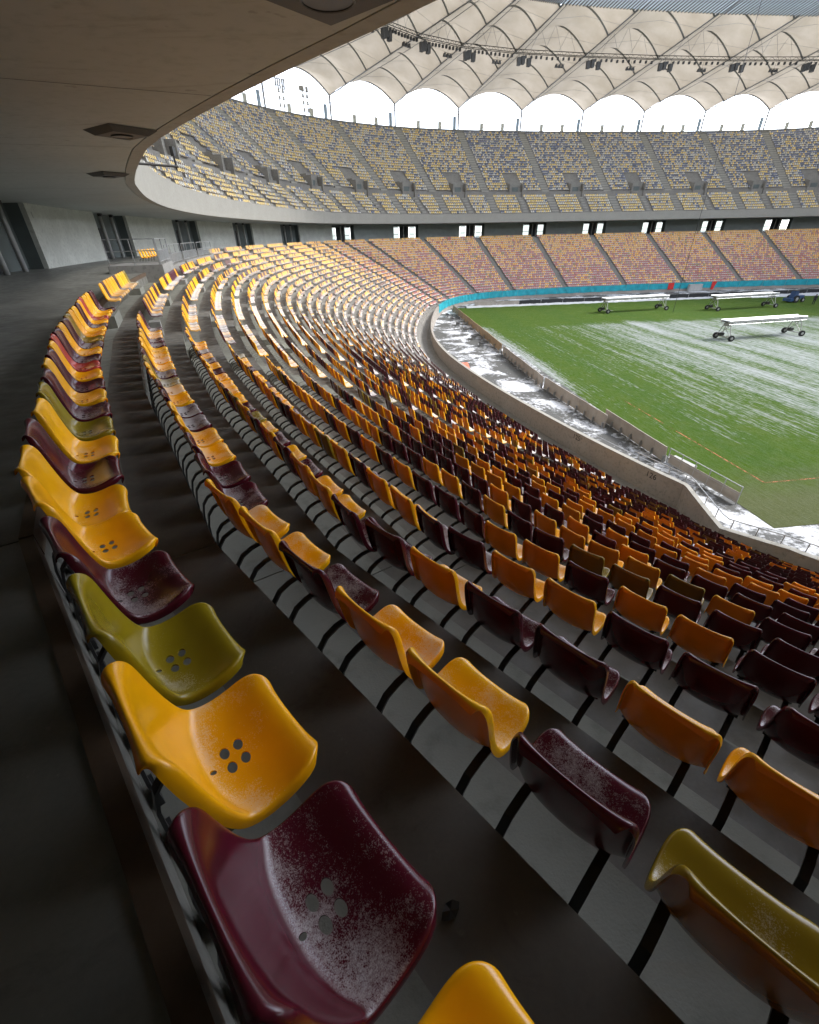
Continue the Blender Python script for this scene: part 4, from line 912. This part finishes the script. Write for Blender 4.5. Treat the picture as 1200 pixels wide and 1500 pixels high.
# tractor
tr = empty('tractor', (75.5, 92.5, 0), math.radians(14), label='small dark blue tractor parked by the far touchline', category='tractor')
MB().abox(-.2, 1.5, -.38, .38, .55, 1.15).build('bonnet', M['blue_paint'], tr)
mb = MB(); mb.hexa([(-1.2, -.55, .6), (-.2, -.55, .6), (-.2, .55, .6), (-1.2, .55, .6), (-1.05, -.45, 2.0), (-.35, -.45, 2.0), (-.35, .45, 2.0), (-1.05, .45, 2.0)]); mb.build('cab', M['blue_paint'], tr)
MB().abox(-1.15, -.22, -.52, .52, 2.0, 2.1).build('roof', M['door_dark'], tr)
for x, y, r, w in ((-.75, -.7, .62, .32), (-.75, .7, .62, .32), (1.15, -.55, .4, .24), (1.15, .55, .4, .24)):
    wh = MB().disc((x, y, r), (0, 1, 0), r, w, 20).build('wheel', M['rubber'], tr); MB().disc((x, y * 1.02, r), (0, 1, 0), r * .5, w + .04, 14).build('rim', M['white_paint'], wh)
MB().abox(-2.1, -1.3, -.8, .8, .25, .75).build('implement', M['blue_paint'], tr)
# person standing by the tractor
def person(loc, rz, label):
    e = empty('person', loc, rz, label=label, category='person')
    J = dict(pel=(0, 0, .93), ch=(0, .02, 1.28), nk=(0, .02, 1.47), hd=(0, .05, 1.60), ht=(0, .05, 1.74), ls=(.19, .02, 1.40), le=(.25, .05, 1.12), lw=(.22, .18, .92), rs=(-.19, .02, 1.40), re=(-.25, .03, 1.12), rw=(-.24, .10, .90), lh=(.10, 0, .88), lk=(.12, .04, .50), la=(.13, -.02, .09), lt=(.14, .16, .04), rh=(-.10, 0, .88), rk=(-.12, .02, .50), ra=(-.14, -.08, .09), rt=(-.15, .10, .04))
    R_ = dict(pel=.15, ch=.17, nk=.065, hd=.10, ht=.08, ls=.085, le=.06, lw=.045, rs=.085, re=.06, rw=.045, lh=.10, lk=.07, la=.05, lt=.04, rh=.10, rk=.07, ra=.05, rt=.04)
    ks = list(J); E_ = [('pel', 'ch'), ('ch', 'nk'), ('nk', 'hd'), ('hd', 'ht'), ('ch', 'ls'), ('ls', 'le'), ('le', 'lw'), ('ch', 'rs'), ('rs', 're'), ('re', 'rw'), ('pel', 'lh'), ('lh', 'lk'), ('lk', 'la'), ('la', 'lt'), ('pel', 'rh'), ('rh', 'rk'), ('rk', 'ra'), ('ra', 'rt')]
    me = bpy.data.meshes.new('body'); me.from_pydata([J[k] for k in ks], [(ks.index(a), ks.index(b)) for a, b in E_], [])
    o = bpy.data.objects.new('body', me); COL.objects.link(o); m = o.modifiers.new('skin', 'SKIN')
    for i, k in enumerate(ks): me.skin_vertices[0].data[i].radius = (R_[k], R_[k])
    me.skin_vertices[0].data[0].use_root = True; s = o.modifiers.new('sub', 'SUBSURF'); s.levels = 1; s.render_levels = 1
    me.materials.append(M['cloth_dark']); o.parent = e
    mb = MB(); mb.tube([(0, .045, 1.64), (0, .045, 1.70), (0, .04, 1.76), (0, .04, 1.785)], [.112, .115, .085, .03], 10); mb.build('cap', M['black'], e, smooth=True)
    mb = MB(); mb.tube([(0, .135, 1.53), (0, .15, 1.57), (0, .15, 1.62), (0, .13, 1.65)], [.03, .055, .055, .03], 8); mb.build('face', M['skin'], e, smooth=True)
    for sg, p in ((1, J['lw']), (-1, J['rw'])): 
        mb = MB(); p = np.array(p)
        for f in range(4): mb.tube([p + np.array([.012 * (f - 1.5), .02, -.04]), p + np.array([.012 * (f - 1.5), .04, -.10])], .009, 5)
        mb.tube([p, p + np.array([0, .02, -.05])], .035, 6); mb.tube([p + np.array([-sg * .03, .02, -.02]), p + np.array([-sg * .05, .05, -.07])], .011, 5); mb.build('glove', M['black'], e)
person((76.0, 88.6, 0), math.radians(150), 'person in dark clothing standing by the tractor at the far touchline')

# ------------------------------------------------------------------ roof
roof = empty('membrane_roof', label='scalloped pale fabric roof on radial trusses and steel arches', category='roof')
ARCH_P = [0.0, 7.5, 15.5, 24.0, 32.3, 40.4, 48.3]; PIN = 48.3
def zc(p): return 27.8 + 4.3 * (p / 48.3)
def cab(s, p): return P(s, DP - p, zc(p))
allp = POSTS + [POSTS[0] + TOTAL]
def bay_point(a, b, f, p, lift=0.0):
    A, B_ = cab(a, p), cab(b, p); q = A + (B_ - A) * f; ch = np.linalg.norm(B_ - A); seg = np.searchsorted(ARCH_P, p, side='right') - 1; seg = min(seg, 5)
    fr = (p - ARCH_P[seg]) / (ARCH_P[seg + 1] - ARCH_P[seg]); sag = 1 - .36 * math.sin(math.pi * fr) ** 1.2
    q = q + ZUP * (4 * f * (1 - f) * ch * (.195 + .07 * min(1, p / 15.)) * sag + lift); return q
def cord(p0, p1, r, n=5): return MB().tube([p0, p1], r, n)
for a, b in zip(allp[:-1], allp[1:]):
    vis = 20 < a < 245 or 20 < b < 245
    pn, fn = (25, 13) if vis else (13, 7)
    ps = np.linspace(0, PIN, pn) if not vis else np.concatenate([np.linspace(ARCH_P[i], ARCH_P[i + 1], 7)[:-1] for i in range(6)] + [[PIN]])
    V = np.array([bay_point(a, b, f, p, .12) for p in ps for f in np.linspace(0, 1, fn)]); n = fn
    F = [(i * n + j, i * n + j + 1, (i + 1) * n + j + 1, (i + 1) * n + j) for i in range(len(ps) - 1) for j in range(n - 1)]
    MB().add(V, F).build('membrane_panel', M['membrane'], roof, smooth=True)
    # ribbed sheet ring between the membrane and the inner tension ring
    V = [];
    for p in (PIN, 55., 62.):
        A, B_ = P(a, DP - p, zc(PIN) + (p - PIN) * .10 + .4), P(b, DP - p, zc(PIN) + (p - PIN) * .10 + .4)
        V += [A + (B_ - A) * f for f in np.linspace(0, 1, 5)]
    MB().add(V, [(i * 5 + j, i * 5 + j + 1, i * 5 + j + 6, i * 5 + j + 5) for i in range(2) for j in range(4)]).build('ribbed_sheet', M['sheet'], roof)
    if vis:
        for k, p in enumerate(ARCH_P):
            MB().tube([bay_point(a, b, f, p, -.02) for f in np.linspace(0, 1, 15)], .15, 6).build('arch', M['grey_steel'], roof, smooth=True)
        MB().tube([cab(a, p) + ZUP * -.05 for p in np.linspace(0, PIN + 1, 9)], .11, 6).build('radial_truss', M['grey_steel'], roof, smooth=True)
        MB().tube([cab(a, p) + ZUP * (.05 - 1.1 * math.sin(math.pi * p / 62)) for p in np.linspace(0, 62, 9)], .05, 5).build('lower_cable', M['grey_steel'], roof)
        n, tg = frame(a); zb = up_off(UN)[1] + .2
        MB().tube([P(a, DP, zb - 3), P(a, DP, zc(0) - .1)], .24, 8).build('post', M['grey_steel'], roof, smooth=True)
        MB().box(P(a - .75, DP + .3, (zb + zc(0)) / 2 - .8), tg * .45, n * .06, ZUP * ((zc(0) - zb) / 2 - .8)).build('post_panel', M['sheet'], roof)
        mb = MB()
        for f in np.linspace(0.02, .98, 22):
            A0 = P(a, DP - PIN, zc(PIN) + .33); B0 = P(b, DP - PIN, zc(PIN) + .33); A1 = P(a, DP - 62, zc(PIN) + 1.7); B1 = P(b, DP - 62, zc(PIN) + 1.7)
            mb.tube([A0 + (B0 - A0) * f, A1 + (B1 - A1) * f], .13, 4)
        mb.build('sheet_ribs', M['grey_steel'], roof)
        MB().tube([P(a, DP - 55, zc(PIN) + .7), P(b, DP - 55, zc(PIN) + .7)], .4, 6).build('inner_ring_tube', M['grey_steel'], roof)
        MB().tube([P(a, DP - 62, zc(PIN) + 1.4), P(b, DP - 62, zc(PIN) + 1.4)], .45, 6).build('inner_ring_tube', M['grey_steel'], roof)
        for z in (zc(0) - 1.2, zc(0) + .9): MB().tube([P(a, DP + .2, z), P(b, DP + .2, z)], .06, 4).build('stay_cable', M['grey_steel'], roof)
        for f in (.33, .67):
            q = bay_point(a, b, f, 0.0); MB().tube([q, np.array([q[0], q[1], EYE + zb])], .045, 4).build('hanger', M['grey_steel'], roof)
        for p in (11.5, 20, 28, 36.5, 44): MB().tube([cab(a, p) + ZUP * .1, (cab(a, p) + cab(b, p)) / 2 + ZUP * .9, cab(b, p) + ZUP * .1], .018, 4).build('tie_cable', M['grey_steel'], roof)
    mid = (a + b) / 2
    if vis:
        for f in (.33, .67):
            s = a + (b - a) * f; n, tg = frame(s); c = P_up(s, up_off(UN)[0] + UT + .25, up_off(UN)[1] + 1.1)
            MB().box(c + ZUP * .75, tg * .45, n * .2, ZUP * .75).build('vent_cowl', M['wallc'], upper)
        mb = MB()
        for s in np.linspace(a, b, 30)[1:-1]:
            c = P_up(s, up_off(UN)[0] + UT - .1, up_off(UN)[1] + .05); mb.tube([c, c + ZUP * 1.05 - np.append(frame(s)[0][:2], 0) * .0], .05, 4)
        c = [P_up(s, up_off(UN)[0] + UT - .1, up_off(UN)[1] + 1.1) for s in np.linspace(a, b, 6)]; mb.tube(c, .05, 4)
        mb.build('top_railing', M['grey_steel'], upper)
# lighting catwalk ring with lamps, hung at the fifth arch
PC = 33.0
catw = empty('lighting_catwalk', label='dark lighting truss ring hung under the fabric roof', category='truss')
vb = [(a, b) for a, b in zip(allp[:-1], allp[1:]) if 60 < a < 245]
for bi, (a, b) in enumerate(vb):
    A, B_ = P(a, DP - PC, zc(PC) - .5), P(b, DP - PC, zc(PC) - .5); t = (B_ - A) / np.linalg.norm(B_ - A); L = np.linalg.norm(B_ - A); n = np.array([t[1], -t[0], 0.])
    for dz, dn in ((0, -.35), (0, .35), (.55, 0)): MB().tube([A + ZUP * dz + n * dn, B_ + ZUP * dz + n * dn], .06, 5).build('chord', M['black'], catw)
    mb = MB(); q = np.linspace(0, L, 13)
    for i in range(12):
        s_ = 1 if i % 2 else -1; mb.tube([A + t * q[i] + n * .35 * s_, A + t * (q[i] + q[i + 1]) / 2 + ZUP * .55], .03, 4); mb.tube([A + t * (q[i] + q[i + 1]) / 2 + ZUP * .55, A + t * q[i + 1] - n * .35 * s_], .03, 4)
    mb.build('lattice', M['black'], catw)
    for f in (.12, .2, .27, .34, .42, .5, .58, .66, .74, .82, .9):
        c = A + t * L * f + ZUP * (-.45 - .1 * random.random()); MB().box(c, t * .16, n * .18, ZUP * .22).build('lamp', M['black'], catw)
    cl_ = empty('speaker_cluster', label=f'{ordinal(bi + 1)} cluster of black loudspeakers under the roof truss, counted from the ceiling edge', category='loudspeaker', group='loudspeaker clusters under the roof')
    for f, dz, k in ((.03, -1.2, 1), (.085, -1.0, 1), (.17, -1.3, 1.1)):
        c = A + t * L * f + ZUP * dz; MB().hexa([c + t * x * .38 * k + n * y * .35 + ZUP * z * .60 for z, sc in ((-1, .8), (1, 1)) for x, y in ((-sc, -1), (sc, -1), (sc, 1), (-sc, 1))]).build('speaker_box', M['black'], cl_)
        MB().tube([c + ZUP * .6, c + ZUP * (-dz)], .03, 4).build('hanger', M['black'], cl_)
    if bi % 2 == 0 or True:
        c0 = A + t * L * .62 - ZUP * 1.6
        fl = empty('floodlight_bar', label=f'{ordinal(bi + 1)} bar of small floodlights below the roof truss, counted from the ceiling edge', category='floodlight', group='floodlight bars under the roof')
        MB().tube([c0 - t * .9 + ZUP * .35, c0 + t * 1.1 + ZUP * .35], .03, 4).build('bar', M['black'], fl)
        for x in (-.8, -.1, .6): MB().hexa([c0 + t * (x + dx * .28 * sc) + n * dy * .2 + ZUP * dz * .24 for dz, sc in ((-1, 1), (1, .55)) for dx, dy in ((-1, -1), (1, -1), (1, 1), (-1, 1))]).build('floodlight', M['black'], fl)
        MB().tube([c0 + ZUP * .35, c0 + ZUP * 1.6], .02, 4).build('hanger', M['black'], fl)
    # arch bracing over the catwalk
    for f in (.3, .5, .7):
        top = bay_point(a, b, f, PC); MB().tube([A + t * L * (f - .12) + ZUP * .5, top], .03, 4).build('stay', M['grey_steel'], catw); MB().tube([A + t * L * (f + .12) + ZUP * .5, top], .03, 4).build('stay', M['grey_steel'], catw)
# antenna masts on the rim of the upper stand
def antenna(s, label, kind):
    c = P_up(s, up_off(UN)[0] + UT + .3, up_off(UN)[1] + 1.1); n, tg = frame(s); e = empty('antenna_mast', tuple(c), label=label, category='antenna'); off = -Vector(c)
    def B(mb, nme, mt): o = mb.build(nme, M[mt], e); o.location = off
    for q in (-.55, .55):
        B(MB().tube([c + tg * q, c + tg * q + ZUP * 4.6], .13, 6), 'pole', 'grey_steel')
        for z in (1.0, 2.2, 3.4): B(MB().box(c + tg * q + ZUP * z, tg * .22, n * .18, ZUP * .3), 'radio_unit', 'column')
    if kind: 
        for q in (-1.1, -.55, .0, .6, 1.1): B(MB().box(c + tg * q + ZUP * 4.6, tg * .13, n * .12, ZUP * .9), 'panel_antenna', 'grey_steel')
        B(MB().tube([c - tg * 2.6 + ZUP * 4.9, c - tg * 1.0], .07, 5), 'stay', 'grey_steel')
    else:
        for q in (-1.3, -.95, -.6, -.25, .45, .8): B(MB().box(c + tg * q + ZUP * 4.6, tg * .14, n * .12, ZUP * .45), 'panel_antenna', 'column')
    B(MB().tube([c - tg * 1.4 + ZUP * 4.2, c + tg * 1.3 + ZUP * 4.2], .06, 5), 'crossbar', 'grey_steel')
ps_ = [s for s in VISP if s > 60]
sA = sd_[np.nanargmin(np.where(pd_[:, 1] > 80, np.abs(project(P(sd_, DP, 25))[:, 0] - 410), 9e9))]; sB = sd_[np.nanargmin(np.where(pd_[:, 1] > 80, np.abs(project(P(sd_, DP, 25))[:, 0] - 446), 9e9))]
antenna(sA, 'tall antenna mast with upright panels on the stand rim by the ceiling edge', True)
antenna(sB, 'antenna mast with a wide cluster of panels on the stand rim', False)
# camera wire stretched from the roof down to the pitch
ca, cb_ = np.array([48.3, 85.0, EYE + 31.5]), np.array([47.0, 83.0, .02])
MB().tube([ca + (cb_ - ca) * f for f in np.linspace(0, 1, 20)], .035, 5).build('overhead_wire', M['black'], label='thin black wire hanging from the roof to the pitch', category='wire')

# a fallen leaf on the floor between the first two rows
lf = MB(); c = np.array([0.096, 0.452, EYE + Z1 + .012]); nl, tl = frame(0.05)
pts = [(0, -.035), (.016, -.02), (.022, 0), (.012, .022), (0, .036), (-.014, .02), (-.02, -.002), (-.012, -.022)]
lf.add([c + tl * a + nl * b + ZUP * (.006 if i % 2 else 0) for i, (a, b) in enumerate(pts)] + [c + ZUP * .004], [(i, (i + 1) % 8, 8) for i in range(8)])
lf.build('fallen_leaf', M['black'], label='small dark leaf on the floor beside the nearest maroon seat', category='leaf')
